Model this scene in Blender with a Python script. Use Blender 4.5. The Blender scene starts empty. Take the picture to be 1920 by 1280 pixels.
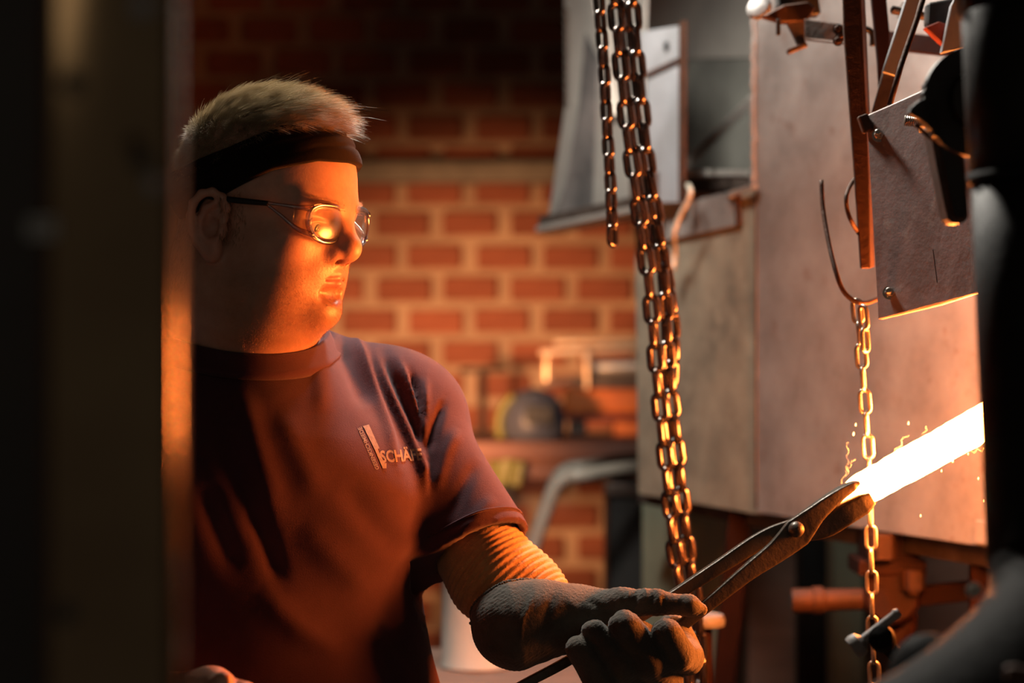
import bpy, bmesh, math, random
import numpy as np
from mathutils import Vector, Matrix
from mathutils.bvhtree import BVHTree
from mathutils import noise as mnoise

random.seed(7)
rng = np.random.default_rng(7)
sc = bpy.context.scene
COL = sc.collection

# ------------------------------------------------------------------ camera, world, lights, exposure
CAM_Z = 1.5
FPX = 3733.0                                   # focal length in pixels of a 1920 wide frame (70 mm on 36 mm)
cam_d = bpy.data.cameras.new('camera')
cam_d.lens = 70.0; cam_d.sensor_width = 36.0
cam_d.clip_start = 0.05; cam_d.clip_end = 60
cam = bpy.data.objects.new('camera', cam_d); COL.objects.link(cam)
cam.location = (0, 0, CAM_Z); cam.rotation_euler = (math.pi/2, 0, 0)
cam_d.dof.use_dof = True; cam_d.dof.focus_distance = 1.97; cam_d.dof.aperture_fstop = 3.3
sc.camera = cam

w = bpy.data.worlds.new('world'); sc.world = w; w.use_nodes = True
bg = w.node_tree.nodes['Background']
bg.inputs[0].default_value = (0.85, 0.74, 0.60, 1); bg.inputs[1].default_value = 0.08
sc.view_settings.view_transform = 'Standard'; sc.view_settings.look = 'None'
sc.view_settings.exposure = 0.0; sc.view_settings.gamma = 1.0
sc.view_settings.use_curve_mapping = False
try:
    sc.cycles.use_denoising = True
    sc.cycles.max_bounces = 8; sc.cycles.transparent_max_bounces = 16
    sc.cycles.sample_clamp_indirect = 4.0
except Exception:
    pass

FIRE = (1.0, 0.205, 0.028)
def lamp(name, kind, loc, power, color, target=None, **kw):
    d = bpy.data.lights.new(name, kind); d.energy = power; d.color = color
    for k, v in kw.items(): setattr(d, k, v)
    o = bpy.data.objects.new(name, d); COL.objects.link(o); o.location = loc
    if target is not None:
        o.rotation_euler = (Vector(target) - Vector(loc)).to_track_quat('-Z', 'Y').to_euler()
    return o
# the heat of the forge mouth, behind the black duct on the right
lamp('forge_mouth_glow', 'AREA', (0.60, 2.10, 1.37), 9.5, FIRE, (-0.20, 1.95, 1.44), shape='DISK', size=0.20, spread=math.radians(105))
lamp('forge_mouth_heat', 'POINT', (0.60, 2.27, 1.43), 13.0, FIRE, None, shadow_soft_size=0.05)
# spot added unseen behind the smith for the orange light low on the bricks
lamp('added_wall_glow', 'SPOT', (-0.55, 3.6, 1.34), 430, (1.0, 0.45, 0.19), (-0.12, 6.0, 1.34), spot_size=math.radians(41), spot_blend=1.0, shadow_soft_size=0.12)
# dim fill light added behind the photographer to lift the post
lamp('added_post_fill', 'POINT', (-0.55, -0.15, 1.75), 0.5, (1.0, 0.80, 0.55), None, shadow_soft_size=0.1)
# pale shop lamp overhead, and a lower spot added to brighten the plate tops
lamp('added_plate_light', 'SPOT', (0.10, 2.66, 2.22), 17, (1.0, 0.93, 0.82), (0.14, 2.72, 1.2), spot_size=math.radians(165), spot_blend=0.35, shadow_soft_size=0.06)
lamp('ceiling_lamp_light', 'SPOT', (-0.14, 2.50, 2.55), 110, (1.0, 0.93, 0.82), (0.02, 2.45, 1.2), spot_size=math.radians(160), spot_blend=0.4, shadow_soft_size=0.10)

# ------------------------------------------------------------------ helpers
def P(u, v, d):
    """photo pixel (1920x1280) at distance d in front of the camera -> world point"""
    return Vector(((u-960.0)/FPX*d, d, CAM_Z + (640.0-v)/FPX*d))
def px(n, d): return n/FPX*d

def mat(name, c1, c2=None, rough=0.6, metal=0.0, scale=8.0, bump=0.0, bscale=60.0, detail=6.0, ramp=(0.35, 0.65),
        spec=0.5, stretch=(1, 1, 1), c3=None, c3scale=30.0, c3ramp=(0.55, 0.7), rrange=None, sss=0.0, rand=0.0, sheen=0.0, attr=None):
    m = bpy.data.materials.new(name); m.use_nodes = True
    nt = m.node_tree; n = nt.nodes; l = nt.links
    b = n['Principled BSDF']
    b.inputs['Roughness'].default_value = rough; b.inputs['Metallic'].default_value = metal
    b.inputs['Specular IOR Level'].default_value = spec
    tc = n.new('ShaderNodeTexCoord'); mp = n.new('ShaderNodeMapping'); mp.inputs['Scale'].default_value = stretch
    l.new(tc.outputs['Object'], mp.inputs['Vector'])
    def noise(s, d=detail):
        t = n.new('ShaderNodeTexNoise'); t.inputs['Scale'].default_value = s; t.inputs['Detail'].default_value = d
        t.inputs['Roughness'].default_value = 0.65
        l.new(mp.outputs[0], t.inputs['Vector']); return t
    def ramped(t, a, bb):
        r = n.new('ShaderNodeMapRange'); r.inputs[1].default_value = a; r.inputs[2].default_value = bb
        l.new(t.outputs[0], r.inputs[0]); return r
    def mix(fac, a, bb):
        x = n.new('ShaderNodeMix'); x.data_type = 'RGBA'
        if fac is not None: l.new(fac, x.inputs[0])
        for s, val in ((6, a), (7, bb)):
            if isinstance(val, tuple): x.inputs[s].default_value = (*val, 1)
            else: l.new(val, x.inputs[s])
        return x
    b.inputs['Base Color'].default_value = (*c1, 1)
    out = None
    if attr:
        a = n.new('ShaderNodeAttribute'); a.attribute_name = attr; out = a.outputs['Color']
    if c2 is not None:
        t1 = noise(scale); r1 = ramped(t1, *ramp)
        if attr:
            x = n.new('ShaderNodeMix'); x.data_type = 'RGBA'; x.blend_type = 'MULTIPLY'; x.inputs[0].default_value = 1.0
            y = mix(r1.outputs[0], c1, c2); l.new(out, x.inputs[6]); l.new(y.outputs[2], x.inputs[7]); out = x.outputs[2]
        else:
            x = mix(r1.outputs[0], c1, c2); out = x.outputs[2]
        if rrange:
            rr = n.new('ShaderNodeMapRange'); rr.inputs[3].default_value = rrange[0]; rr.inputs[4].default_value = rrange[1]
            l.new(r1.outputs[0], rr.inputs[0]); l.new(rr.outputs[0], b.inputs['Roughness'])
    if c3 is not None:
        t3 = noise(c3scale); r3 = ramped(t3, *c3ramp)
        x = mix(r3.outputs[0], out if out is not None else c1, c3); out = x.outputs[2]
    if rand > 0:
        oi = n.new('ShaderNodeObjectInfo'); r = n.new('ShaderNodeMapRange'); r.inputs[3].default_value = 1-rand; r.inputs[4].default_value = 1+rand
        l.new(oi.outputs['Random'], r.inputs[0])
        h = n.new('ShaderNodeHueSaturation'); l.new(r.outputs[0], h.inputs['Value'])
        if out is not None: l.new(out, h.inputs['Color'])
        else: h.inputs['Color'].default_value = (*c1, 1)
        out = h.outputs[0]
    if out is not None: l.new(out, b.inputs['Base Color'])
    if bump > 0:
        tb = noise(bscale, 4); bp = n.new('ShaderNodeBump'); bp.inputs['Strength'].default_value = bump; bp.inputs['Distance'].default_value = 0.004
        l.new(tb.outputs[0], bp.inputs['Height']); l.new(bp.outputs[0], b.inputs['Normal'])
    if sss > 0:
        b.inputs['Subsurface Weight'].default_value = sss; b.inputs['Subsurface Radius'].default_value = (0.006, 0.002, 0.001)
        b.inputs['Subsurface Scale'].default_value = 1.0
    if sheen > 0:
        b.inputs['Sheen Weight'].default_value = sheen; b.inputs['Sheen Roughness'].default_value = 0.5
    return m

def emit(name, c, s):
    m = bpy.data.materials.new(name); m.use_nodes = True
    b = m.node_tree.nodes['Principled BSDF']
    b.inputs['Base Color'].default_value = (*c, 1); b.inputs['Emission Color'].default_value = (*c, 1); b.inputs['Emission Strength'].default_value = s
    return m

def tag(o, label=None, cat=None, group=None, kind=None):
    if label: o['label'] = label
    if cat: o['category'] = cat
    if group: o['group'] = group
    if kind: o['kind'] = kind
    return o
BASE = {}
def empty(name, loc, label=None, cat=None, group=None, kind=None):
    o = bpy.data.objects.new(name, None); COL.objects.link(o); o.location = loc; o.empty_display_size = 0.05
    BASE[o.name] = Vector(loc)
    return tag(o, label, cat, group, kind)
def adopt(o, parent):
    o.parent = parent
    b = BASE[parent.name]
    o.matrix_parent_inverse = Matrix.Translation(-b)
    return o
def obj(name, verts, faces, m, parent=None, smooth=False, center=True):
    verts = np.asarray(verts, dtype=np.float64).reshape(-1, 3)
    c = (verts.min(0)+verts.max(0))/2 if center else np.zeros(3)
    me = bpy.data.meshes.new(name); me.from_pydata((verts-c).tolist(), [], [list(map(int, f)) for f in faces]); me.update()
    if m is not None: me.materials.append(m)
    if smooth: me.polygons.foreach_set('use_smooth', [True]*len(me.polygons))
    o = bpy.data.objects.new(name, me); COL.objects.link(o); o.location = c
    if parent is not None: adopt(o, parent)
    BASE[o.name] = Vector(c)
    return o
def bevel_obj(o, off, seg=2, angle=0.5):
    bm = bmesh.new(); bm.from_mesh(o.data)
    ed = [e for e in bm.edges if e.is_manifold and e.calc_face_angle(0) > angle]
    bmesh.ops.bevel(bm, geom=ed, offset=off, segments=seg, affect='EDGES', profile=0.5, clamp_overlap=True)
    bmesh.ops.recalc_face_normals(bm, faces=bm.faces)
    bm.to_mesh(o.data); bm.free(); return o
def merge(*vf):
    V = []; F = []
    for v, f in vf:
        k = len(V); V += [tuple(x) for x in v]; F += [[i+k for i in q] for q in f]
    return V, F
def box_vf(c, s, R=None):
    x, y, z = s[0]/2, s[1]/2, s[2]/2
    v = [Vector(p) for p in ((-x,-y,-z),(x,-y,-z),(x,y,-z),(-x,y,-z),(-x,-y,z),(x,-y,z),(x,y,z),(-x,y,z))]
    if R is not None: v = [R @ p for p in v]
    v = [tuple(p + Vector(c)) for p in v]
    return v, [(0,3,2,1),(4,5,6,7),(0,1,5,4),(1,2,6,5),(2,3,7,6),(3,0,4,7)]
def box(name, c, s, m, parent=None, bev=0.0, R=None):
    o = obj(name, *box_vf(c, s, R), m, parent)
    if bev: bevel_obj(o, bev, 2)
    return o
def frame(d, hint=Vector((0, -1, 0))):
    """columns: x = side, y = hint side, z = along d"""
    z = d.normalized(); x = hint.cross(z)
    if x.length < 1e-6: x = Vector((1, 0, 0)).cross(z)
    x.normalize(); y = z.cross(x)
    return Matrix((x, y, z)).transposed()
def bar_vf(p0, p1, wid, th, hint=Vector((0, -1, 0))):
    d = p1-p0; R = frame(d, hint)
    return box_vf((p0+p1)/2, (wid, th, d.length), R)
def bar(name, p0, p1, wid, th, m, parent=None, bev=0.0008, hint=Vector((0, -1, 0))):
    o = obj(name, *bar_vf(p0, p1, wid, th, hint), m, parent)
    if bev: bevel_obj(o, bev, 1)
    return o
def smooth_path(pts, n=8, closed=False):
    pts = [Vector(p) for p in pts]; out = []
    N = len(pts); rngi = range(N if closed else N-1)
    for i in rngi:
        p0 = pts[(i-1) % N] if (closed or i > 0) else pts[0]*2-pts[1]
        p1 = pts[i]; p2 = pts[(i+1) % N]
        p3 = pts[(i+2) % N] if (closed or i+2 < N) else pts[N-1]*2-pts[N-2]
        for k in range(n):
            t = k/n
            out.append(0.5*((2*p1)+(p2-p0)*t+(2*p0-5*p1+4*p2-p3)*t*t+(3*p1-p0-3*p2+p3)*t**3))
    if not closed: out.append(pts[-1])
    return out
def tube_vf(pts, r, segs=10, closed=False, cap=True):
    pts = [Vector(p) for p in pts]; N = len(pts)
    rs = list(r) if hasattr(r, '__len__') else [r]*N
    if len(rs) != N:
        rs = list(np.interp(np.linspace(0, 1, N), np.linspace(0, 1, len(rs)), rs))
    V = []; F = []; prev = None
    for i, p in enumerate(pts):
        a = pts[(i-1) % N] if (closed or i > 0) else pts[i]
        b = pts[(i+1) % N] if (closed or i < N-1) else pts[i]
        t = (b-a).normalized()
        if prev is None:
            x = t.orthogonal().normalized()
        else:
            x = (prev - t*prev.dot(t)); x = x.normalized() if x.length > 1e-9 else t.orthogonal().normalized()
        prev = x; y = t.cross(x)
        for k in range(segs):
            an = 2*math.pi*k/segs
            V.append(tuple(p + (x*math.cos(an)+y*math.sin(an))*rs[i]))
    M = N if closed else N-1
    for i in range(M):
        j = (i+1) % N
        for k in range(segs):
            k2 = (k+1) % segs
            F.append((i*segs+k, i*segs+k2, j*segs+k2, j*segs+k))
    if cap and not closed:
        F.append(tuple(range(segs-1, -1, -1))); F.append(tuple((N-1)*segs+k for k in range(segs)))
    return V, F
def tube(name, pts, r, m, parent=None, segs=10, closed=False, n=0):
    if n: pts = smooth_path(pts, n, closed)
    return obj(name, *tube_vf(pts, r, segs, closed), m, parent, smooth=True)
def lathe_vf(p0, p1, prof, segs=24, caps=True):
    """profile [(t along p0->p1 in metres, radius)]"""
    d = (p1-p0).normalized(); R = frame(d)
    x, y = R.col[0], R.col[1]; V = []; F = []
    for t, r in prof:
        for k in range(segs):
            an = 2*math.pi*k/segs
            V.append(tuple(p0 + d*t + (x*math.cos(an)+y*math.sin(an))*max(r, 1e-5)))
    for i in range(len(prof)-1):
        for k in range(segs):
            k2 = (k+1) % segs
            F.append((i*segs+k, i*segs+k2, (i+1)*segs+k2, (i+1)*segs+k))
    if caps: F.append(tuple(range(segs-1, -1, -1))); F.append(tuple((len(prof)-1)*segs+k for k in range(segs)))
    return V, F
def lathe(name, p0, p1, prof, m, parent=None, segs=24, bev=0.0):
    o = obj(name, *lathe_vf(Vector(p0), Vector(p1), prof, segs), m, parent, smooth=True)
    try:
        o.data.set_sharp_from_angle(angle=math.radians(40))
    except Exception: pass
    return o
def plate(name, pts, th, m, parent=None, bev=0.0008, away=None):
    """planar polygon of points, thickened away from the camera"""
    pts = [Vector(p) for p in pts]
    n = Vector((0, 0, 0))
    for i in range(len(pts)):
        a, b = pts[i], pts[(i+1) % len(pts)]
        n += Vector(((a.y-b.y)*(a.z+b.z), (a.z-b.z)*(a.x+b.x), (a.x-b.x)*(a.y+b.y)))
    n.normalize()
    view = sum(pts, Vector())/len(pts) - Vector((0, 0, CAM_Z))
    if n.dot(view) < 0: n = -n
    N = len(pts)
    V = [tuple(p) for p in pts] + [tuple(p + n*th) for p in pts]
    F = [tuple(range(N)), tuple(range(2*N-1, N-1, -1))] + [(i, i+N, (i+1) % N + N, (i+1) % N) for i in range(N)]
    o = obj(name, V, F, m, parent)
    bm = bmesh.new(); bm.from_mesh(o.data); bmesh.ops.recalc_face_normals(bm, faces=bm.faces); bm.to_mesh(o.data); bm.free()
    if bev: bevel_obj(o, bev, 1, 0.7)
    return o
def sweep_vf(pts, wid, thk, nvec, sub=6, rnd=0.35):
    """rounded rectangular bar along a path: width in the plane, thickness along nvec"""
    P4 = [(*p, a, b) for p, a, b in zip(pts, wid, thk)]
    path = smooth_path(pts, sub)
    ts = np.linspace(0, len(pts)-1, len(path))
    W = np.interp(ts, range(len(pts)), wid); T = np.interp(ts, range(len(pts)), thk)
    V = []; F = []; sec = []
    for k in range(16):
        a = 2*math.pi*(k+0.5)/16; c, s = math.cos(a), math.sin(a); e = rnd
        sec.append((math.copysign(abs(c)**e, c)/2, math.copysign(abs(s)**e, s)/2))
    for i, p in enumerate(path):
        t = (path[min(i+1, len(path)-1)] - path[max(i-1, 0)]).normalized()
        nn = (nvec - t*nvec.dot(t)).normalized(); s = t.cross(nn)
        for (a, b) in sec: V.append(tuple(p + s*a*W[i] + nn*b*T[i]))
    n = 16
    for i in range(len(path)-1):
        for k in range(n):
            F.append((i*n+k, i*n+(k+1) % n, (i+1)*n+(k+1) % n, (i+1)*n+k))
    F.append(tuple(range(n-1, -1, -1))); F.append(tuple((len(path)-1)*n+k for k in range(n)))
    return V, F
def hexbolt_vf(p, d, r, h, shank=0.0, rs=None):
    d = d.normalized(); parts = [lathe_vf(p, p+d, [(0, r*1.45), (h*0.25, r*1.45)], 16), lathe_vf(p+d*h*0.25, p+d, [(0, r), (h*0.85, r), (h, r*0.8)], 6)]
    if shank: parts.append(lathe_vf(p, p+d, [(0, rs), (h+shank-rs*.3, rs), (h+shank, rs*.75)], 12))
    return merge(*parts)
# ------------------------------------------------------------------ materials
M_brick = mat('brick_clay', (0.30, 0.10, 0.055), (0.20, 0.062, 0.036), rough=0.9, scale=18, bump=0.6, bscale=70, stretch=(0.35, 1, 2.4), rand=0.22)
M_mortar = mat('mortar', (0.42, 0.30, 0.21), (0.30, 0.20, 0.14), rough=0.95, scale=6, bump=0.5, bscale=50)
M_conc = mat('concrete', (0.30, 0.28, 0.24), (0.20, 0.185, 0.16), rough=0.9, scale=7, bump=0.4)
M_dark = mat('dark_plaster', (0.05, 0.045, 0.04), (0.03, 0.027, 0.025), rough=0.95, scale=4)
M_floor = mat('floor_concrete', (0.10, 0.09, 0.08), (0.05, 0.045, 0.04), rough=0.85, scale=5, bump=0.3)
M_plate = mat('weathered_steel_plate', (0.30, 0.285, 0.275), (0.20, 0.185, 0.178), rough=0.55, metal=0.25, scale=9, bump=0.25, bscale=70, c3=(0.17, 0.105, 0.085), c3scale=26, c3ramp=(0.58, 0.78), ramp=(0.38, 0.62))
M_plate2 = mat('olive_stained_plate', (0.33, 0.29, 0.22), (0.18, 0.16, 0.125), rough=0.6, metal=0.2, scale=11, bump=0.25, bscale=50, c3=(0.42, 0.37, 0.28), c3scale=17, c3ramp=(0.55, 0.8), stretch=(1, 1, 1))
M_galv = mat('galvanised_sheet', (0.52, 0.49, 0.45), (0.40, 0.37, 0.345), rough=0.42, metal=0.55, scale=7, bump=0.06, bscale=30)
M_galvd = mat('dark_sheet', (0.20, 0.20, 0.18), (0.12, 0.12, 0.11), rough=0.6, metal=0.3, scale=6)
M_flat = mat('bluish_flat_steel', (0.32, 0.33, 0.36), (0.24, 0.245, 0.26), rough=0.6, metal=0.1, scale=10, bump=0.1)
M_rust = mat('rusty_dark_steel', (0.075, 0.034, 0.021), (0.042, 0.022, 0.015), spec=0.2, rough=0.6, metal=0.2, scale=25, bump=0.35, bscale=110)
M_brown = mat('brown_scaled_steel', (0.13, 0.095, 0.08), (0.075, 0.055, 0.047), rough=0.5, metal=0.55, scale=30, bump=0.3, bscale=90)
M_chain = mat('old_chain_steel', (0.115, 0.075, 0.06), (0.055, 0.04, 0.035), rough=0.2, metal=0.85, scale=60, bump=0.12, bscale=200)
for _k, _v in (('Coat Weight', 0.6), ('Coat Roughness', 0.16), ('Coat IOR', 1.8)): M_chain.node_tree.nodes['Principled BSDF'].inputs[_k].default_value = _v
M_chain2 = mat('zinc_chain_steel', (0.45, 0.40, 0.35), (0.30, 0.25, 0.2), rough=0.34, metal=0.9, scale=60, bump=0.1, bscale=200)
M_bolt = mat('bolt_steel', (0.5, 0.46, 0.42), (0.3, 0.27, 0.24), rough=0.3, metal=0.9, scale=90)
M_black = mat('black_iron', (0.018, 0.017, 0.016), (0.012, 0.011, 0.011), rough=0.55, metal=0.1, scale=12, bump=0.2)
M_duct = mat('sooty_black_duct', (0.013, 0.0125, 0.012), (0.009, 0.009, 0.0085), rough=0.55, spec=0.15, metal=0.0, scale=14, bump=0.15, bscale=40)
M_duct2 = mat('dull_grey_casting', (0.018, 0.017, 0.0165), (0.010, 0.0098, 0.0095), rough=0.7, spec=0.06, metal=0.0, scale=20, bump=0.3, bscale=60)
M_post = mat('brown_painted_post', (0.20, 0.14, 0.08), (0.15, 0.10, 0.06), rough=0.15, metal=1.0, scale=6)
M_orange = mat('orange_paint', (0.78, 0.20, 0.03), (0.62, 0.15, 0.03), rough=0.45, scale=8)
M_peach = mat('peach_glow_metal', (0.85, 0.62, 0.42), None, rough=0.35, metal=0.4)  # peach base colour stands in for the glow on rails and spindles
M_red = mat('dull_red_paint', (0.25, 0.045, 0.025), (0.16, 0.032, 0.02), rough=0.6, scale=9)
M_redpaint = mat('brick_red_primer', (0.026, 0.009, 0.0065), (0.018, 0.0065, 0.005), spec=0.1, rough=0.6, scale=18, bump=0.15)
M_cream = mat('cream_wire', (0.62, 0.57, 0.47), None, rough=0.5)
M_tongs = mat('forged_tong_steel', (0.10, 0.082, 0.062), (0.058, 0.048, 0.038), rough=0.4, metal=0.45, scale=45, bump=0.22, bscale=90, rrange=(0.33, 0.5))
M_wood = mat('bench_wood', (0.15, 0.055, 0.035), (0.10, 0.036, 0.024), rough=0.6, scale=5, stretch=(0.6, 6, 6), bump=0.2)
M_drum = mat('pale_enamel', (0.60, 0.58, 0.54), (0.50, 0.48, 0.44), rough=0.5, scale=5)
M_crate = mat('pinkish_board', (0.21, 0.125, 0.095), (0.15, 0.088, 0.066), rough=0.8, scale=5, stretch=(1, 6, 6))
M_tubeg = mat('grey_tube_paint', (0.36, 0.32, 0.27), (0.28, 0.25, 0.21), rough=0.45, scale=9)
M_blue = mat('blue_grey_shell', (0.075, 0.085, 0.11), (0.05, 0.055, 0.08), rough=0.4, scale=6)
M_yellow = mat('yellow_plastic', (0.12, 0.11, 0.018), None, rough=0.5)
M_green = mat('pale_green_paint', (0.27, 0.28, 0.20), (0.2, 0.21, 0.15), rough=0.6, scale=7)
M_label = mat('white_label', (0.55, 0.56, 0.55), None, rough=0.6)

# ------------------------------------------------------------------ the room
BY = 6.0
wall = box('wall_back', (0.6, BY+0.10, 1.6), (5.6, 0.16, 3.4), M_mortar); tag(wall, kind='structure')
# bricks: 126 px pitch, 60.6 px courses at 6 m
bw, bh = 0.163, 0.070; pitch = 126/FPX*BY; course = 60.6/FPX*BY
bm = bmesh.new()
v, f = box_vf((0, 0, 0), (bw, 0.036, bh)); vs = [bm.verts.new(p) for p in v]; [bm.faces.new([vs[i] for i in q]) for q in f]
bmesh.ops.bevel(bm, geom=[e for e in bm.edges], offset=0.006, segments=1, affect='EDGES')
brick_me = bpy.data.meshes.new('brick'); bm.to_mesh(brick_me); bm.free(); brick_me.materials.append(M_brick)
far_v = []; far_f = []; nb = 0
for r in range(-7, 19):
    v_c = 541.6 + (r-7)*60.6 - 60.6*0
    z = CAM_Z + (640 - v_c)/FPX*BY
    if not (0.02 < z < 3.2): continue
    off = 0 if (r-7) % 2 == 0 else 61
    for c in range(-12, 18):
        u_c = 756 + off + c*126
        x = (u_c-960)/FPX*BY
        if x < -2.1 or x > 3.3: continue
        dz = random.uniform(-0.0025, 0.0025); dx = random.uniform(-0.004, 0.004); dy = random.uniform(-0.004, 0.003)
        if 330 < u_c < 1260 and -40 < v_c < 1300 and nb < 298:
            o = bpy.data.objects.new('brick', brick_me); COL.objects.link(o)
            o.location = (x+dx, BY+0.012+dy, z+dz); o.rotation_euler = (0, random.uniform(-.008, .008), random.uniform(-.01, .01))
            adopt(o, wall); nb += 1
        else:
            k = len(far_v); vv, ff = box_vf((x+dx, BY+0.012+dy, z+dz), (bw, 0.036, bh)); far_v += vv; far_f += [[i+k for i in q] for q in ff]
o = obj('brick_field', far_v, far_f, M_brick, wall); o['kind'] = 'stuff'
led = box('trim_1', (0.2, BY-0.03, CAM_Z+(640-326)/FPX*BY), (4.6, 0.13, 0.062), M_conc, bev=0.006); tag(led, kind='structure')
fl = box('floor', (0.6, 3.0, -0.05), (6.0, 7.2, 0.1), M_floor); tag(fl, kind='structure')
ce = box('ceiling', (0.6, 3.0, 3.35), (6.0, 7.2, 0.1), M_dark); tag(ce, kind='structure')
wl = box('wall_left', (-2.25, 3.0, 1.65), (0.1, 7.2, 3.3), M_dark); tag(wl, kind='structure')
wr = box('wall_right', (3.45, 3.0, 1.65), (0.1, 7.2, 3.3), M_dark); tag(wr, kind='structure')
# the shop lamp itself, above the frame; the lower one is added for the plates
for (lx, ly, lz, lab) in ((-0.14, 2.50, 2.57, 'enamel shop lamp hanging from the ceiling behind the smith'), (0.10, 2.66, 2.24, 'added lower enamel lamp close to the forge hood, lighting its plates')):
    la = empty('ceiling_lamp', (lx, ly, 3.3), lab, 'lamp')
    obj('lamp_shade', *lathe_vf(Vector((lx, ly, lz)), Vector((lx, ly, 3.5)), [(0.0, 0.13), (0.02, 0.128), (0.08, 0.08), (0.11, 0.04), (0.12, 0.0)], 32, False), M_galvd, la, True)
    tube('lamp_rod', [(lx, ly, lz+.11), (lx, ly, 3.31)], 0.008, M_black, la)

# ------------------------------------------------------------------ bench and things by the brick wall
D = 4.9
wb = empty('workbench', P(1000, 845, D) - Vector((0, 0, P(1000, 845, D).z)), 'brown workbench with thick plank top standing before the brick wall', 'workbench')
a, b = P(700, 846, D), P(1330, 846, D)
zt = P(0, 828, D).z
for i in range(4):
    box('plank', ((a.x+b.x)/2, D+0.06+i*0.122, zt-0.022), (b.x-a.x, 0.118, 0.044), M_wood, wb, 0.004)
box('apron', ((a.x+b.x)/2, D+0.045, zt-0.07), (b.x-a.x-0.1, 0.03, 0.05), M_wood, wb, 0.003)
for xx in (a.x+0.06, b.x-0.06):
    for yy in (D+0.05, D+0.45):
        box('leg', (xx, yy, (zt-0.044)/2), (0.06, 0.06, zt-0.044), M_wood, wb, 0.003)
# orange bench machine
bmx = empty('bench_machine', P(1130, 828, 5.2), 'orange bench machine with shiny rollers on the workbench', 'machine')
dm = 5.2
def bx(name, u0, v0, u1, v1, d, dep, m, parent, bev=0.004):
    a = P(u0, v0, d); b = P(u1, v1, d)
    return box(name, ((a.x+b.x)/2, d+dep/2, (a.z+b.z)/2), (abs(b.x-a.x), dep, abs(a.z-b.z)), m, parent, bev)
VB = 640+(CAM_Z-zt-0.001)*FPX/dm
bx('body', 1058, 728, 1215, 776, dm, 0.16, M_orange, bmx, 0.012)
bx('base_plate', 1046, 776, 1215, 788, dm-0.02, 0.2, M_red, bmx)
bx('foot', 1152, 788, 1210, VB, dm, 0.14, M_orange, bmx)
bx('foot', 1068, 788, 1100, VB, dm, 0.14, M_brown, bmx)
bx('tool_slide', 1075, 708, 1215, 728, dm, 0.14, M_brown, bmx)
lathe('roller', P(1100, 690, dm+.05), P(1215, 688, dm+.05), [(0, 0.022), (0.01, 0.026), (px(115, dm), 0.026)], M_galv, bmx)
lathe('top_rail', P(1012, 662, dm), P(1215, 652, dm), [(0, 0.010), (px(203, dm), 0.010)], M_peach, bmx)
lathe('top_rail', P(1040, 642, dm+.05), P(1215, 640, dm+.05), [(0, 0.010), (px(170, dm), 0.010)], M_peach, bmx)
lathe('spindle', P(1025, 714, dm), P(1025, 654, dm), [(0, 0.010), (px(34, dm), 0.010), (px(36, dm), 0.005), (px(60, dm), 0.005)], M_peach, bmx)  # thick stretch sized as the upright glint
lathe('spindle', P(1101, 728, dm-.02), P(1101, 654, dm-.02), [(0, 0.006), (px(22, dm), 0.006), (px(23, dm), 0.011), (px(66, dm), 0.011), (px(74, dm), 0.006)], M_peach, bmx)
bar('link_arm', P(1018, 720, dm), P(1085, 712, dm), 0.018, 0.02, M_brown, bmx)
# welding hood
wh = empty('welding_helmet', P(1000, 828, 5.05), 'dark blue welding helmet with yellow strap resting on the workbench', 'helmet')
prof = [(0, 0.070), (0.01, 0.078), (0.05, 0.082), (0.09, 0.072), (0.115, 0.048), (0.128, 0.012)]
c0 = P(1000, 826, 4.99); c0.z = zt+0.002
lathe('shell', c0, c0+Vector((0.02, 0, 1)), prof, M_blue, wh, 28)
box('visor', c0+Vector((0.015, -0.079, 0.065)), (0.07, 0.02, 0.045), M_black, wh, 0.004)
tube('strap', [c0+Vector((-0.080, -.03, 0.004)), c0+Vector((-0.086, -.03, 0.04)), c0+Vector((-0.075, -.03, 0.08)), c0+Vector((-0.05, -.03, 0.11))], 0.012, M_yellow, wh, 8, n=5)
# yellow-green rag hanging from the bench
rag_v = []; rag_f = []
r0 = P(950, 862, D-0.01)
for i in range(9):
    for j in range(9):
        rag_v.append((r0.x+(i-4)*0.011*(1-.03*j), D+0.008-0.012-0.006*math.sin(i*1.6+j*.3), r0.z-j*0.008-0.004*math.sin(i*1.1)))
for i in range(8):
    for j in range(8): rag_f.append((i*9+j, (i+1)*9+j, (i+1)*9+j+1, i*9+j+1))
o = obj('rag', rag_v, rag_f, M_yellow, None, True); tag(o, 'yellow-green rag hanging under the workbench edge', 'rag')
md = o.modifiers.new('thick', 'SOLIDIFY'); md.thickness = 0.003
# thin stand pole in front of the bricks
st = empty('floor_stand', (P(905, 700, 5.6).x, 5.6, 0), 'thin dark floor stand with crossbar in front of the brick wall', 'stand')
xx = P(905, 700, 5.6).x
tube('pole', [(xx, 5.6, 0.02), (xx, 5.6, P(0, 690, 5.6).z)], 0.011, M_brown, st)
tube('crossbar', [P(862, 694, 5.6), P(950, 690, 5.6)], 0.008, M_brown, st)
lathe('base', (xx, 5.6, 0), (xx, 5.6, 1), [(0, 0.16), (0.015, 0.16), (0.03, 0.03)], M_brown, st)
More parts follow.
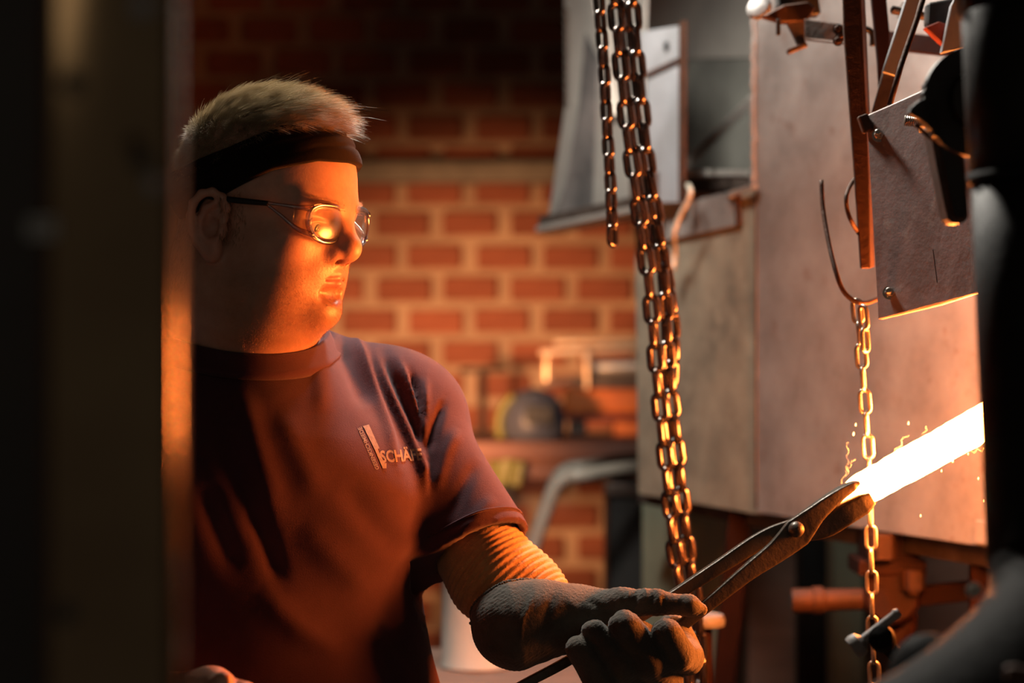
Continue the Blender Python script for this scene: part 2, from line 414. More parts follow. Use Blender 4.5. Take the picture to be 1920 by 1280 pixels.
# bent grey tube frame (a stool or trolley handle)
dt = 3.9
tr = empty('hand_truck', (P(1080, 880, dt).x, dt, 0), 'pale grey bent tube handle of a trolley before the workbench', 'trolley')
pth = [P(1300, 868, dt+.2), P(1190, 876, dt+.1), P(1100, 890, dt), P(1062, 896, dt), P(1040, 915, dt), P(1022, 960, dt), P(998, 1030, dt), P(940, 1200, dt)]
pth.append(Vector((P(900, 0, dt).x, dt, 0.05)))
tube('handle_tube', pth, px(14, dt), M_tubeg, tr, 14, n=6)
pth2 = [p + Vector((0.012, 0.28, 0)) for p in pth]
tube('handle_tube', pth2, px(14, dt), M_tubeg, tr, 14, n=6)
lathe('wheel', Vector((P(900, 0, dt).x, dt-0.02, 0.055)), Vector((P(900, 0, dt).x, dt+1, 0.055)), [(0, 0.05), (0.006, 0.055), (0.032, 0.055), (0.038, 0.05)], M_black, tr)
# dark bin
db = empty('dark_bin', (P(1170, 0, 4.1).x, 4.2, 0), 'tall dark steel bin in shadow left of the forge housing', 'bin')
xb = P(1170, 0, 4.1).x
zb = P(0, 905, 4.1).z
box('body', (xb+0.02, 4.22, zb/2), (px(95, 4.1), 0.2, zb), M_black, db, 0.012)
box('rim', (xb+0.02, 4.22, zb-0.015), (px(104, 4.1), 0.22, 0.03), M_brown, db, 0.006)
# pale drum behind the smith's arm
dd = 3.0
pd = empty('pale_drum', (P(905, 0, dd).x, dd+0.06, P(0, 1262, dd).z), 'pale enamel drum standing on a board between shirt and glove', 'drum')
h = P(0, 1040, dd).z-P(0, 1262, dd).z
lathe('shell', Vector((P(892, 0, dd).x, dd+0.06, P(0, 1262, dd).z)), Vector((P(892, 0, dd).x, dd+0.06, 9)), [(0, 0.052), (0.004, 0.056), (0.012, 0.054), (h-0.01, 0.054), (h-0.004, 0.057), (h, 0.054), (h, 0.0)], M_drum, pd, 36)
tube('bail_handle', [Vector((P(892, 0, dd).x-.055, dd+.06, P(0, 1070, dd).z)), Vector((P(892, 0, dd).x, dd+.03, P(0, 1030, dd).z)), Vector((P(892, 0, dd).x+.055, dd+.06, P(0, 1070, dd).z))], 0.003, M_brown, pd, 6, n=6)
bt = empty('board_table', (P(900, 0, dd).x, dd, 0), 'low pinkish board table below the pale drum', 'table')
zt2 = P(0, 1262, dd).z
for i in range(3): box('board', (P(900, 0, dd).x, dd-0.06+0.125*i, zt2-0.012), (0.5, 0.12, 0.024), M_crate, bt, 0.003)
for sx in (-.22, .22):
    for sy in (-.09, .22): box('leg', (P(900, 0, dd).x+sx, dd+sy, (zt2-.024)/2), (0.04, 0.04, zt2-.024), M_crate, bt, 0.002)
# ------------------------------------------------------------------ forge housing (recedes to the left)
AX, AY, BX_, BY_ = 0.211, 3.35, 0.596, 2.50
TX, TY = BX_-AX, BY_-AY; TL = math.hypot(TX, TY)
NRM = Vector((TY/TL, -TX/TL, 0))
if NRM.y > 0: NRM = -NRM
def PL(u, v, off=0.0):
    a = (u-960)/FPX; ax, ay = AX+NRM.x*off, AY+NRM.y*off
    d = (ax*TY-ay*TX)/(a*TY-TX)
    return P(u, v, d)
fh = empty('forge_housing', Vector((0.40, 2.95, 0)), 'tall weathered sheet steel forge housing behind the chains', 'forge')
plate('side_panel', [PL(1190, 425, -.002), PL(1425, 352, -.002), PL(1425, 966, -.002), PL(1196, 926, -.002)], 0.006, M_plate2, fh, 0.0015)
plate('main_panel', [PL(1411, -60), PL(1960, -60), PL(1960, 1043), PL(1418, 961)], 0.006, M_plate, fh, 0.0015)
plate('bottom_rail', [PL(1196, 927, -.035), PL(1960, 1040, -.035), PL(1960, 1082, -.035), PL(1400, 985, -.035), PL(1196, 942, -.035)], 0.02, M_brown, fh)
plate('lower_panel', [PL(1204, 930, -.12), PL(1374, 940, -.12), PL(1374, 2400, -.12), PL(1204, 2200, -.12)], 0.006, M_green, fh)
tube('weld_bead', [PL(1413, v, .004) + NRM*0.003*random.uniform(-.5, .5) for v in range(-20, 352, 9)], [px(5.5, 2.95)*random.uniform(.75, 1.2) for _ in range(42)], M_plate, fh, 8)
tube('weld_bead', [PL(1418, v, .001) for v in range(352, 962, 40)], 0.0022, M_brown, fh, 6)
# leg of the housing
pA, pB = PL(1388, 950, -.03), PL(1352, 1330, -.03); pC = pA + (pB-pA)*(pA.z/(pA.z-pB.z))
bar('leg', pA, pC, 0.036, 0.02, M_redpaint, fh, 0.002)
pA, pB = PL(1845, 1040, -.06), PL(1842, 1330, -.06); pC = pA + (pB-pA)*(pA.z/(pA.z-pB.z))
bar('leg', pA, pC, 0.036, 0.02, M_redpaint, fh, 0.002)
# hood with its open window at the upper left
plate('hood_back', [PL(1200, -60, -.30), PL(1430, -60, -.30), PL(1430, 345, -.30), PL(1200, 345, -.30)], 0.004, M_galvd, fh)
plate('hood_back_upper', [PL(1205, -60, -.297), PL(1430, -60, -.297), PL(1430, 108, -.297), PL(1205, 112, -.297)], 0.003, M_galv, fh)  # lighter flush sheet, makes the hood back paler at the top
plate('hood_inner_side', [PL(1411, -60, -.005), PL(1411, 352, -.005), PL(1411, 352, -.005)-NRM*.30, PL(1411, -60, -.005)-NRM*.30], 0.003, M_galvd, fh)
bar('brace', PL(1270, 325, -.12), PL(1412, 186, -.12), px(19, 3.3), 0.006, M_galv, fh)
bar('sill_bar', PL(1280, 325, -.05), PL(1414, 327, -.05), px(13, 3.1), 0.02, M_galv, fh)
bar('sill_bar', PL(1250, 350, -.10), PL(1414, 350, -.10), px(30, 3.2), 0.03, M_brown, fh)
plate('hood_cheek', [PL(1057, -60), PL(1214, -60), PL(1200, 398), PL(1026, 420), PL(1060, 195)], 0.004, M_galv, fh, 0.001)
plate('hood_crease', [PL(1093, -60, .012), PL(1104, -60, .012), PL(1150, 215, .012), PL(1141, 222, .012)], 0.01, M_galv, fh, 0.001)
plate('dark_smear', [PL(1097, 60, .004), PL(1122, 110, .004), PL(1108, 400, .004), PL(1035, 412, .004), PL(1060, 345, .004), PL(1085, 200, .004)], 0.002, mat('dark_smear_sheet', (0.10, 0.095, 0.095), (0.28, 0.25, 0.24), rough=0.5, metal=0.4, scale=7, ramp=(.4, .75)), fh)  # thin darker sheet laid over the hood cheek
pr = [PL(1004, 434, .06), PL(1190, 398, .06), PL(1206, 402, -.06), PL(1020, 440, -.06)]
plate('shelf_lip', [PL(1004, 424, .05), PL(1192, 386, .05), PL(1192, 397, .05), PL(1004, 436, .05)], 0.05, M_galv, fh, 0.0015)
plate('shelf_under', [PL(1010, 437, .03), PL(1204, 398, .03), PL(1204, 412, -.02), PL(1030, 440, -.02)], 0.03, M_brown, fh, 0.0015)
for k, vv in enumerate(range(18, 200, 17)):
    c = PL(1063, vv, .006)
    lathe('rivet', c, c+NRM, [(0, 0.0048), (0.002, 0.0045), (0.004, 0.002)], M_bolt, fh, 10)
# upright flat bar with its slotted gusset
plate('upright_bar', [PL(1211, 110, .03), PL(1273, 110, .03), PL(1271, 380, .03), PL(1216, 380, .03)], 0.012, M_flat, fh, 0.001)
plate('upright_edge', [PL(1272, 40, .045), PL(1283, 38, .045), PL(1281, 372, .045), PL(1271, 380, .045)], 0.006, M_rust, fh, 0.001)
plate('gusset', [PL(1200, 60, .04), PL(1273, 48, .04), PL(1273, 108, .04), PL(1205, 140, .04)], 0.012, M_flat, fh, 0.001)
lathe('bolt_hole', PL(1250, 87, .041), PL(1250, 87, .041)+NRM, [(0, 0.008), (0.0012, 0.008)], M_black, fh, 14)
plate('corner_block', [PL(1180, 335, .05), PL(1215, 322, .05), PL(1215, 395, .05), PL(1182, 402, .05)], 0.02, M_rust, fh, 0.001)
# bracket strip under the window
plate('bracket_strip', [PL(1240, 391, .006), PL(1374, 357, .006), PL(1378, 423, .006), PL(1243, 452, .006)], 0.007, M_plate, fh, 0.001)
plate('bracket_return', [PL(1374, 357, .007), PL(1381, 354, .007), PL(1385, 420, .007), PL(1378, 424, .007)], 0.008, M_rust, fh, 0.0008)
bar('bracket_arm', PL(1374, 362, .012), PL(1416, 350, .012), px(10, 3), 0.01, M_galv, fh)
o = obj('bolt', *hexbolt_vf(PL(1372, 368, .007), NRM, 0.006, 0.005), M_bolt, fh, True)
# patch and bolt blobs on the lower right corner of the panel
plate('patch', [PL(1828, 975, .004), PL(1960, 985, .004), PL(1960, 1036, .004), PL(1826, 1018, .004)], 0.004, M_plate, fh, 0.001)
# cream wire hook on the bracket
cw = tube('wire_hook', [PL(1262, 505, .03), PL(1266, 470, .03), PL(1264, 440, .05), PL(1275, 405, .05), PL(1290, 378, .05), PL(1295, 358, .05), PL(1290, 347, .04)], px(5, 3.05), M_cream, None, 10, n=6)
tag(cw, 'bent cream coloured wire hanging on the bracket beside the big chain', 'wire')

# ------------------------------------------------------------------ chains
def link_mesh(name, L, W, r, m):
    R = W/2-r; s = L/2-r-R; pts = []
    for k in range(7): a = math.pi*k/6; pts.append(Vector((R*math.cos(a), 0, s+R*math.sin(a))))
    for k in range(7): a = math.pi+math.pi*k/6; pts.append(Vector((R*math.cos(a), 0, -s+R*math.sin(a))))
    v, f = tube_vf(pts, r, 8, True)
    me = bpy.data.meshes.new(name); me.from_pydata(v, [], f); me.update(); me.materials.append(m)
    me.polygons.foreach_set('use_smooth', [True]*len(me.polygons)); return me
def chain(parent, path, L, W, r, m, base=0.8, jitter=0.12, me=None):
    me = me or link_mesh('link', L, W, r, m)
    path = smooth_path(path, 24); cum = [0]
    for a, b in zip(path, path[1:]): cum.append(cum[-1]+(b-a).length)
    pitch = L-2*r*1.12; n = int(cum[-1]/pitch); arr = np.array(path)
    pos = lambda s: Vector([np.interp(s, cum, arr[:, k]) for k in range(3)])
    for i in range(n+1):
        s = i*pitch; p = pos(s); t = (pos(min(s+pitch, cum[-1]))-pos(max(s-pitch, 0))).normalized()
        an = base + (math.pi/2 if i % 2 else 0) + random.uniform(-jitter, jitter)
        F = frame(t, Vector((0, -1, 0)))
        o = bpy.data.objects.new('link', me); COL.objects.link(o)
        o.matrix_local = Matrix.Translation(p) @ (F @ Matrix.Rotation(an, 3, 'Z')).to_4x4()
        adopt(o, parent)
    return me
dC = 2.35
ch = empty('hoist_chain', P(1190, -40, dC), 'heavy brown hoist chain hanging as the left strand of the double bundle', 'chain', 'heavy hoist chain strands')
ptsA = [(1148, -60), (1158, 60), (1172, 200), (1190, 340), (1207, 450), (1222, 580), (1232, 700), (1245, 830), (1257, 950), (1266, 1040), (1280, 1130), (1288, 1230), (1296, 1330)]
meL = chain(ch, [P(u, v, dC) for u, v in ptsA], 0.0395, 0.0225, 0.0047, M_chain, 0.35)
ch = empty('hoist_chain', P(1200, -40, dC), 'heavy brown hoist chain hanging as the right strand of the double bundle', 'chain', 'heavy hoist chain strands')
ptsB = [(1180, -60), (1190, 60), (1203, 200), (1216, 320), (1236, 450), (1247, 560), (1254, 700), (1268, 830), (1280, 950), (1290, 1040), (1303, 1130), (1312, 1230), (1316, 1330)]
chain(ch, [P(u, v, dC+.018) for u, v in ptsB], 0.0395, 0.0225, 0.0047, M_chain, -0.35, me=meL)
ch = empty('hoist_chain', P(1215, -40, dC), 'thinner strand of hoist chain twisted behind the heavy pair near the top', 'chain', 'heavy hoist chain strands')
ptsD = [(1166, -60), (1175, 80), (1190, 220), (1210, 360), (1238, 470), (1256, 560), (1262, 640), (1258, 720)]
chain(ch, [P(u, v, dC+.04) for u, v in ptsD], 0.0395, 0.0225, 0.0047, M_chain, 1.0, me=meL)
ch = empty('short_chain', P(1125, -40, dC), 'thinner chain left of the bundle with loose bottom end', 'chain')
chain(ch, [P(u, v, dC-.02) for u, v in [(1118, -60), (1127, 50), (1134, 150), (1139, 250), (1145, 350), (1149, 456)]], 0.029, 0.0172, 0.0036, M_chain, 0.75)
# link chain on the right hanging from its wire hook
dW = 2.16
wk = tube('wire_loop_hook', [P(1540, 338, dW+.05), P(1543, 390, dW+.04), P(1553, 450, dW+.02), P(1566, 505, dW), P(1580, 543, dW-.005), P(1600, 563, dW-.006), P(1622, 568, dW), P(1645, 560, dW+.03)], px(4.6, dW), M_rust, None, 10, n=6)
tag(wk, 'long curved rusty wire hook carrying the bright link chain', 'hook')
wl2 = tube('wire_loop', [P(1612, 325, dW+.03), P(1596, 345, dW+.02), P(1587, 368, dW), P(1589, 395, dW), P(1598, 418, dW), P(1612, 440, dW+.02)], px(4.2, dW), M_rust, None, 10, n=6)
tag(wl2, 'small bowed rusty wire looped round the angle bar', 'wire')
lc = empty('link_chain', P(1604, 520, dW), 'bright long-link chain hanging behind the glowing bar', 'chain')
meS = link_mesh('link', px(52, dW), px(26, dW), px(4.3, dW), M_chain2)
o = bpy.data.objects.new('link', meS); COL.objects.link(o); adopt(o, lc)
o.matrix_local = Matrix.Translation(P(1609, 541, dW-.004)) @ Matrix.Rotation(0.45, 4, 'Y') @ Matrix.Rotation(0.5, 4, 'Z')
def chain2(parent, path, me, L, r, base):
    path = smooth_path(path, 24); cum = [0]
    for a, b in zip(path, path[1:]): cum.append(cum[-1]+(b-a).length)
    arr = np.array(path); pos = lambda s: Vector([np.interp(s, cum, arr[:, k]) for k in range(3)]); pitch = L-2*r*1.1
    for i in range(int(cum[-1]/pitch)+1):
        s = i*pitch; p = pos(s); t = (pos(min(s+pitch, cum[-1]))-pos(max(s-pitch, 0))).normalized()
        o = bpy.data.objects.new('link', me); COL.objects.link(o)
        an = base + (math.pi/2 if i % 2 else 0) + random.uniform(-.1, .1)
        o.matrix_local = Matrix.Translation(p) @ (frame(t) @ Matrix.Rotation(an, 3, 'Z')).to_4x4(); adopt(o, parent)
chain2(lc, [P(1608, 583, dW), P(1613, 640, dW), P(1619, 720, dW), P(1625, 800, dW), P(1630, 880, dW), P(1632, 960, dW), P(1634, 1060, dW), P(1636, 1180, dW), P(1642, 1330, dW)], meS, px(52, dW), px(4.3, dW), 0.25)
# doubled-back tail of the same chain beside its top
chain2(lc, [P(1619, 595, dW-.012), P(1622, 625, dW-.014), P(1622, 668, dW-.012)], meS, px(52, dW), px(4.3, dW), 0.9)

# ------------------------------------------------------------------ deflector plate and linkage, upper right
dq = 2.10
def Q(u, v, off=0.0): return P(u, v, dq - (u-1640)*0.0006 + off)
df = empty('deflector_plate', Q(1700, 590), 'scaled steel deflector plate hanging above the glowing bar, lower edge orange', 'plate')
plate('sheet', [Q(1624, 216), Q(1668, 197), Q(1728, 169), Q(1900, 95), Q(1900, 532), Q(1832, 549), Q(1760, 572), Q(1646, 599)], 0.007, mat('deflector_steel', (0.25, 0.185, 0.175), (0.17, 0.125, 0.115), rough=0.5, metal=0.25, scale=22, bump=0.2, bscale=90, c3=(0.30, 0.24, 0.215), c3scale=60, c3ramp=(.56, .75)), df, 0.001)
bar('scratch', Q(1750, 468, -.0005), Q(1758, 530, -.0005), px(3, dq), 0.001, M_black, df, 0)
for (u, v) in ((1648, 254), (1668, 549)):
    d = Vector((-.25, -1, .15))
    obj('bolt', *hexbolt_vf(Q(u, v), d, px(9, dq), px(8, dq), 0.012, px(6, dq)), M_bolt, df)
obj('clip', *box_vf(Q(1622, 232, -.005), (px(20, dq), 0.012, px(34, dq)), Matrix.Rotation(-.35, 3, 'Y')), M_rust, df); 
cb = bevel_obj(bpy.data.objects['clip'], 0.002, 2)
# long angle bar
ab = empty('angle_bar', P(1622, 500, 2.17), 'long rusty red angle bar hanging left of the deflector plate', 'bar')
da = 2.17
plate('flange', [P(1579, -60, da), P(1612, -60, da), P(1614, 60, da), P(1629, 330, da), P(1632, 503, da), P(1614, 503, da), P(1600, 300, da), P(1582, 60, da)], 0.006, M_rust, ab, 0.001)
plate('web', [P(1612, -60, da), P(1629, 330, da), P(1632, 503, da), P(1640, 500, da+.03), P(1636, 330, da+.03), P(1620, -60, da+.03)], 0.004, M_rust, ab, 0.0008)
ab2 = empty('second_bar', P(1655, 160, 2.25), 'dark red flat bar slanting behind the grey link', 'bar')
plate('strip', [P(1628, -60, 2.25), P(1657, -60, 2.25), P(1668, 60, 2.25), P(1668, 175, 2.25), P(1650, 190, 2.25), P(1646, 120, 2.25)], 0.008, M_redpaint, ab2, 0.001)
gl = empty('grey_link', P(1650, 200, 2.19), 'slanting bluish grey flat link with lit upper face above the deflector plate', 'bar')
bar('strip', P(1722, -30, 2.19), P(1668, 140, 2.19), px(30, 2.19), 0.006, M_flat, gl, 0.001)
bar('strip', P(1672, 128, 2.195), P(1646, 225, 2.195), px(30, 2.19), 0.006, M_brown, gl, 0.001)
rd = tube('thin_rod', [P(1742, -40, 2.12), P(1718, 40, 2.12), P(1690, 120, 2.1), P(1668, 198, 2.09)], px(5.5, 2.2), M_rust, None, 10); tag(rd, 'thin orange-lit rod slanting down to the top of the deflector plate', 'rod')
hb = empty('cross_bracket', P(1540, 60, 2.36), 'dark brown cross bracket with angular end bolted to the long angle bar', 'bracket')
plate('arm', [P(1508, 35, 2.36), P(1582, 46, 2.34), P(1582, 80, 2.34), P(1508, 72, 2.36)], 0.008, M_brown, hb, 0.001)
plate('arm_edge', [P(1508, 71, 2.355), P(1582, 79, 2.255), P(1582, 84, 2.255), P(1508, 76, 2.355)], 0.02, M_rust, hb, 0.0006)
plate('wedge', [P(1470, 30, 2.38), P(1512, 34, 2.38), P(1510, 88, 2.38), P(1497, 84, 2.38)], 0.012, M_brown, hb, 0.001)
bar('foot', P(1476, 98, 2.38), P(1512, 84, 2.38), px(9, 2.38), 0.012, M_brown, hb, 0.0008)
plate('cap', [P(1428, 30, 2.37), P(1470, 8, 2.37), P(1515, 2, 2.37), P(1530, 14, 2.37), P(1515, 38, 2.37), P(1470, 42, 2.37)], 0.02, M_rust, hb, 0.002)
plate('block', [P(1455, -60, 2.4), P(1525, -60, 2.4), P(1540, 26, 2.4), P(1500, 30, 2.4), P(1460, 12, 2.4)], 0.03, M_black, hb, 0.002)
bar('pin', P(1459, 36, 2.365), P(1459, 66, 2.365), px(8, 2.36), 0.006, M_black, hb, 0.0006)
for k in range(3):
    obj('bolt', *hexbolt_vf(P(1571+6*(k % 2), 55+11*k, 2.252), Vector((-.2, -1, 0)), 0.004, 0.005), M_rust, hb)
o = obj('pale_lump', *lathe_vf(P(1424, 16, 2.44), P(1424, 16, 2.44)+Vector((-.5, -1, .4)), [(0, .016), (.002, .0165), (.004, .010), (.005, .003)], 12), M_plate, hb, True)
bar('red_cross_bar', P(1662, 76, 2.40), P(1790, 90, 2.36), px(34, 2.38), 0.01, M_redpaint, hb, 0.001)
hk = tube('small_hook', [P(1612, 55, 2.30), P(1628, 56, 2.3), P(1636, 66, 2.3), P(1636, 86, 2.3)], px(6, 2.3), M_black, None, 8, n=5); tag(hk, 'small black hook beside the top of the angle bar', 'hook')
tb = empty('threaded_bolt', P(1700, 18, 2.25), 'dark threaded bolt with two nuts at the top of the linkage', 'bolt')
dirn = Vector((1, .25, -.15)).normalized(); p0 = P(1671, 18, 2.25)
lathe('shaft', p0, p0+dirn, [(0, .003)] + [(0.002+0.0012*k, 0.0042 if k % 2 else 0.0052) for k in range(60)], M_bolt, tb, 12)
lathe('nut', p0+dirn*.012, p0+dirn, [(0, .011), (.011, .011)], M_brown, tb, 6)
lathe('washer', p0+dirn*.024, p0+dirn, [(0, .016), (.004, .016)], M_brown, tb, 20)
lathe('nut', p0+dirn*.055, p0+dirn, [(0, .012), (.012, .012)], M_rust, tb, 6)
rb = empty('clevis_block', P(1765, 50, 2.2), 'dark clevis block with red lower face beside the black duct', 'block')
plate('cheek', [P(1740, 5, 2.2), P(1795, -5, 2.2), P(1785, 60, 2.2), P(1765, 80, 2.2), P(1738, 45, 2.2)], 0.02, M_black, rb, 0.002)
plate('red_face', [P(1734, 51, 2.19), P(1760, 40, 2.19), P(1776, 45, 2.19), P(1772, 86, 2.19)], 0.015, M_red, rb, 0.001)
plate('grey_face', [P(1783, 10, 2.18), P(1812, -40, 2.18), P(1812, 90, 2.18), P(1764, 100, 2.18)], 0.008, M_flat, rb, 0.001)
# clamp bolt sticking out left of the toothed wheel
cbt = empty('clamp_bolt', Q(1715, 230, -.03), 'short bright bolt with nut pointing left beside the toothed wheel', 'bolt')
q0 = Q(1695, 226, -.03); dq2 = Vector((1, -.15, -.1)).normalized()
lathe('shaft', q0, q0+dq2, [(0, .0045)] + [(0.001+0.0011*k, 0.0050 if k % 2 else 0.0058) for k in range(26)], M_bolt, cbt, 14)
lathe('nut', q0+dq2*.016, q0+dq2, [(0, .011), (.010, .011)], M_bolt, cbt, 6)
# ------------------------------------------------------------------ toothed black wheel, dark hanging bar, duct column
dT = 1.62
tw = empty('toothed_wheel', P(1835, 190, dT), 'black toothed chain wheel partly hidden by the black duct', 'wheel')
c = P(1835, 188, dT); Rr = px(103, dT)
prof = []
for k in range(160):
    a = 2*math.pi*k/160
    rr = Rr*(1 + ((0.018 if (k % 4) in (0, 1) else -0.012) if 70 < k < 100 else 0))
    prof.append(Vector((c.x+rr*math.cos(a), dT, c.z+rr*math.sin(a)*1.02)))
plate('disc', prof, 0.016, M_black, tw, 0)
lathe('hub', c+Vector((0, .002, 0)), c+Vector((0, -1, 0)), [(0, .026), (.018, .024), (.02, .01)], M_black, tw, 20)
plate('pawl', [P(1728, 165+20, dT), P(1760, 185, dT), P(1770, 262, dT), P(1725, 222, dT), P(1706, 212, dT), P(1709, 200, dT)], 0.014, M_black, tw, 0.001)
tube('rim_band', [P(1716, 232, dT+.03), P(1735, 250, dT+.03), P(1760, 268, dT+.03), P(1790, 282, dT+.03), P(1830, 290, dT+.03)], px(4.5, dT), M_rust, tw, 8, n=5)
hbk = empty('hanging_bar', P(1790, 415, 1.652), 'dark flat bar with rounded lower end hanging below the toothed wheel', 'bar')
plate('bar_body', [P(1742, 235, 1.652), P(1803, 235, 1.652), P(1816, 405, 1.652), P(1812, 414, 1.652), P(1800, 419, 1.652), P(1786, 418, 1.652), P(1777, 410, 1.652), P(1770, 380, 1.652)], 0.028, M_brown, hbk, 0.0015)
plate('bar_face', [P(1758, 250, 1.646), P(1800, 250, 1.646), P(1811, 400, 1.646), P(1806, 410, 1.646), P(1792, 410, 1.646), P(1786, 402, 1.646)], 0.005, M_black, hbk, 0.001)
# duct
dD = 1.42
dc = empty('black_duct', P(1960, 1000, dD), 'black round duct rising in the right foreground with elbow', 'duct')
tube('riser', [P(1932, -120, dD), P(1945, 170, dD), P(1954, 330, dD)], px(134, dD), M_duct, dc, 40)
tube('riser', [P(1954, 322, dD), P(1965, 640, dD), P(1984, 1060, dD)], px(131, dD), M_duct, dc, 40)
tube('joint_band', [P(1953.4, 318, dD), P(1954.4, 336, dD)], px(138, dD), M_duct2, dc, 40)
tube('collar', [P(1931, -120, dD), P(1938, 18, dD)], px(143, dD), M_duct, dc, 40)
tube('elbow', [P(1984, 1030, dD), P(1992, 1120, dD-.02), P(1975, 1210, dD-.05), P(1920, 1300, dD-.09), P(1830, 1385, dD-.12), P(1700, 1470, dD-.15)], [px(128, dD), px(136, dD), px(150, dD), px(165, dD), px(170, dD), px(170, dD)], M_duct2, dc, 40, n=8)
lathe('boss', P(1745, 1265, dD-.06), P(1735, 1235, dD-.16), [(0, px(75, dD)), (.012, px(72, dD)), (.022, px(58, dD)), (.028, px(30, dD)), (.03, 0.001)], M_duct2, dc, 28)
obj('bolt', *hexbolt_vf(P(1826, 1106, dD-.01), Vector((-.4, -1, .3)), 0.004, 0.004), M_bolt, dc)
# little orange fitting, bottom right corner
of = empty('pipe_stub', P(1905, 1268, 1.2), 'small rusty pipe stub at the foot of the elbow in the corner', 'pipe')
lathe('stub', P(1885, 1262, 1.19), P(1940, 1262, 1.19), [(0, px(12, 1.19)), (.002, px(16, 1.19)), (.008, px(16, 1.19)), (.009, px(12, 1.19)), (.03, px(12, 1.19))], M_rust, of, 18)
tube('lower_tube', [P(1915, 1262, 1.20), P(1918, 1300, 1.2), P(1900, 1360, 1.2)], px(14, 1.19), M_rust, of, 12, n=4)
# T-handle screw in front of the chain
th = empty('screw_handle', P(1640, 1185, 1.7), 'small slotted T-handle screw with round knob in front of the link chain', 'handle')
dt2 = 1.75
lathe('cross_pin', P(1598, 1216, dt2), P(1682, 1150, dt2), [(0, px(22, dt2)), (.004, px(24, dt2)), (.009, px(22, dt2)), (.013, px(10, dt2)), (px(100, dt2), px(9, dt2)), (px(106, dt2), px(11, dt2)), (px(112, dt2), px(8, dt2))], M_plate, th, 20)
lathe('screw_head', P(1656, 1200, dt2+.01), P(1646, 1188, dt2-.03), [(0, px(24, dt2)), (.012, px(26, dt2)), (.02, px(22, dt2)), (.023, px(6, dt2))], M_duct2, th, 20)
tube('screw_shank', [P(1654, 1198, dt2+.01), P(1690, 1240, dt2+.05), P(1730, 1290, dt2+.08)], px(15, dt2), M_duct2, th, 14)

# ------------------------------------------------------------------ burner pipework below the housing
dp = 2.74
gp = empty('burner_pipework', P(1690, 1140, dp), 'rusty red burner pipe with collars and fittings below the housing', 'pipe')
lathe('pipe', P(1484, 1126, dp), P(1700, 1121, dp), [(0, px(15, dp)), (.0, px(21, dp)), (.004, px(23, dp)), (px(38, dp), px(23, dp)), (px(40, dp), px(26, dp)), (px(58, dp), px(26, dp)), (px(62, dp), px(21, dp)), (px(215, dp), px(19, dp))], M_rust, gp, 28)
lathe('bore', P(1483, 1126, dp), P(1700, 1121, dp), [(0, px(14, dp)), (.002, px(14, dp))], M_black, gp, 20)
lathe('tee_body', P(1672, 1118, dp-.03), P(1672, 1118, dp+.1), [(0, px(45, dp)), (.006, px(52, dp)), (.05, px(52, dp)), (.06, px(45, dp))], M_redpaint, gp, 28)
bx('valve_block', 1624, 990, 1725, 1075, dp-.02, 0.07, M_redpaint, gp, 0.003)
bx('valve_flange', 1610, 1050, 1738, 1080, dp-.03, 0.09, M_redpaint, gp, 0.003)
bx('drop_block', 1676, 1080, 1716, 1165, dp-.02, 0.07, M_redpaint, gp, 0.004)
lathe('hex_nut', P(1712, 1068, dp-.04), P(1712, 1120, dp-.04), [(0, px(22, dp)), (px(36, dp), px(22, dp)), (px(38, dp), px(14, dp)), (px(46, dp), px(12, dp))], M_rust, gp, 6)
lathe('hex_nut', P(1654, 1000, dp-.04), P(1654, 1060, dp-.04), [(0, px(26, dp)), (px(46, dp), px(26, dp)), (px(50, dp), px(16, dp))], M_rust, gp, 6)
bar('feed_bar', P(1690, 1120, dp+.01), P(1900, 1098, dp-.05), px(36, dp), 0.02, M_redpaint, gp, 0.002)
tube('elbow_pipe', [P(1700, 1150, dp), P(1696, 1180, dp), P(1680, 1200, dp), P(1655, 1206, dp)], px(22, dp), M_redpaint, gp, 14, n=5)
# flat round cap left of the leg
cap = empty('round_cap', P(1325, 1165, 2.6), 'flat grey round cap on a red stem below the tongs', 'cap')
lathe('cap_top', P(1318, 1172, 2.6), P(1318, 1100, 2.6), [(0, px(40, 2.6)), (.006, px(42, 2.6)), (.014, px(38, 2.6)), (.017, px(18, 2.6))], M_plate, cap, 24)
lathe('stem', P(1318, 1172, 2.6), P(1318, 1372, 2.6), [(0, px(18, 2.6)), (P(0, 1172, 2.6).z, px(18, 2.6))], M_redpaint, cap, 16)
# posts and panels behind, seen under the housing
for (nm, u0, u1, d, m, lab) in (('pinkish_board', 1405, 1500, 4.2, M_crate, 'upright pinkish board below the housing left of the dark locker'),
                                ('dark_locker', 1503, 1566, 4.0, M_duct2, 'narrow dark locker between pinkish board and pale green post'),
                                ('green_post', 1564, 1622, 3.8, M_green, 'pale green steel post behind the burner pipe'),
                                ('brown_board', 1650, 1880, 4.1, M_crate, 'wide brown board panel behind the burner pipework')):
    a = P(u0, 900, d); b = P(u1, 900, d); t = empty(nm, ((a.x+b.x)/2, d, 0), lab, {'green_post': 'post', 'dark_locker': 'locker'}.get(nm, 'board'))
    box('body', ((a.x+b.x)/2, d+.05, 0.8), (b.x-a.x, 0.08, 1.6), m, t, 0.004)
    box('foot_plate', ((a.x+b.x)/2, d+.05, 0.01), (b.x-a.x+.02, 0.1, 0.02), M_brown, t, 0.002)

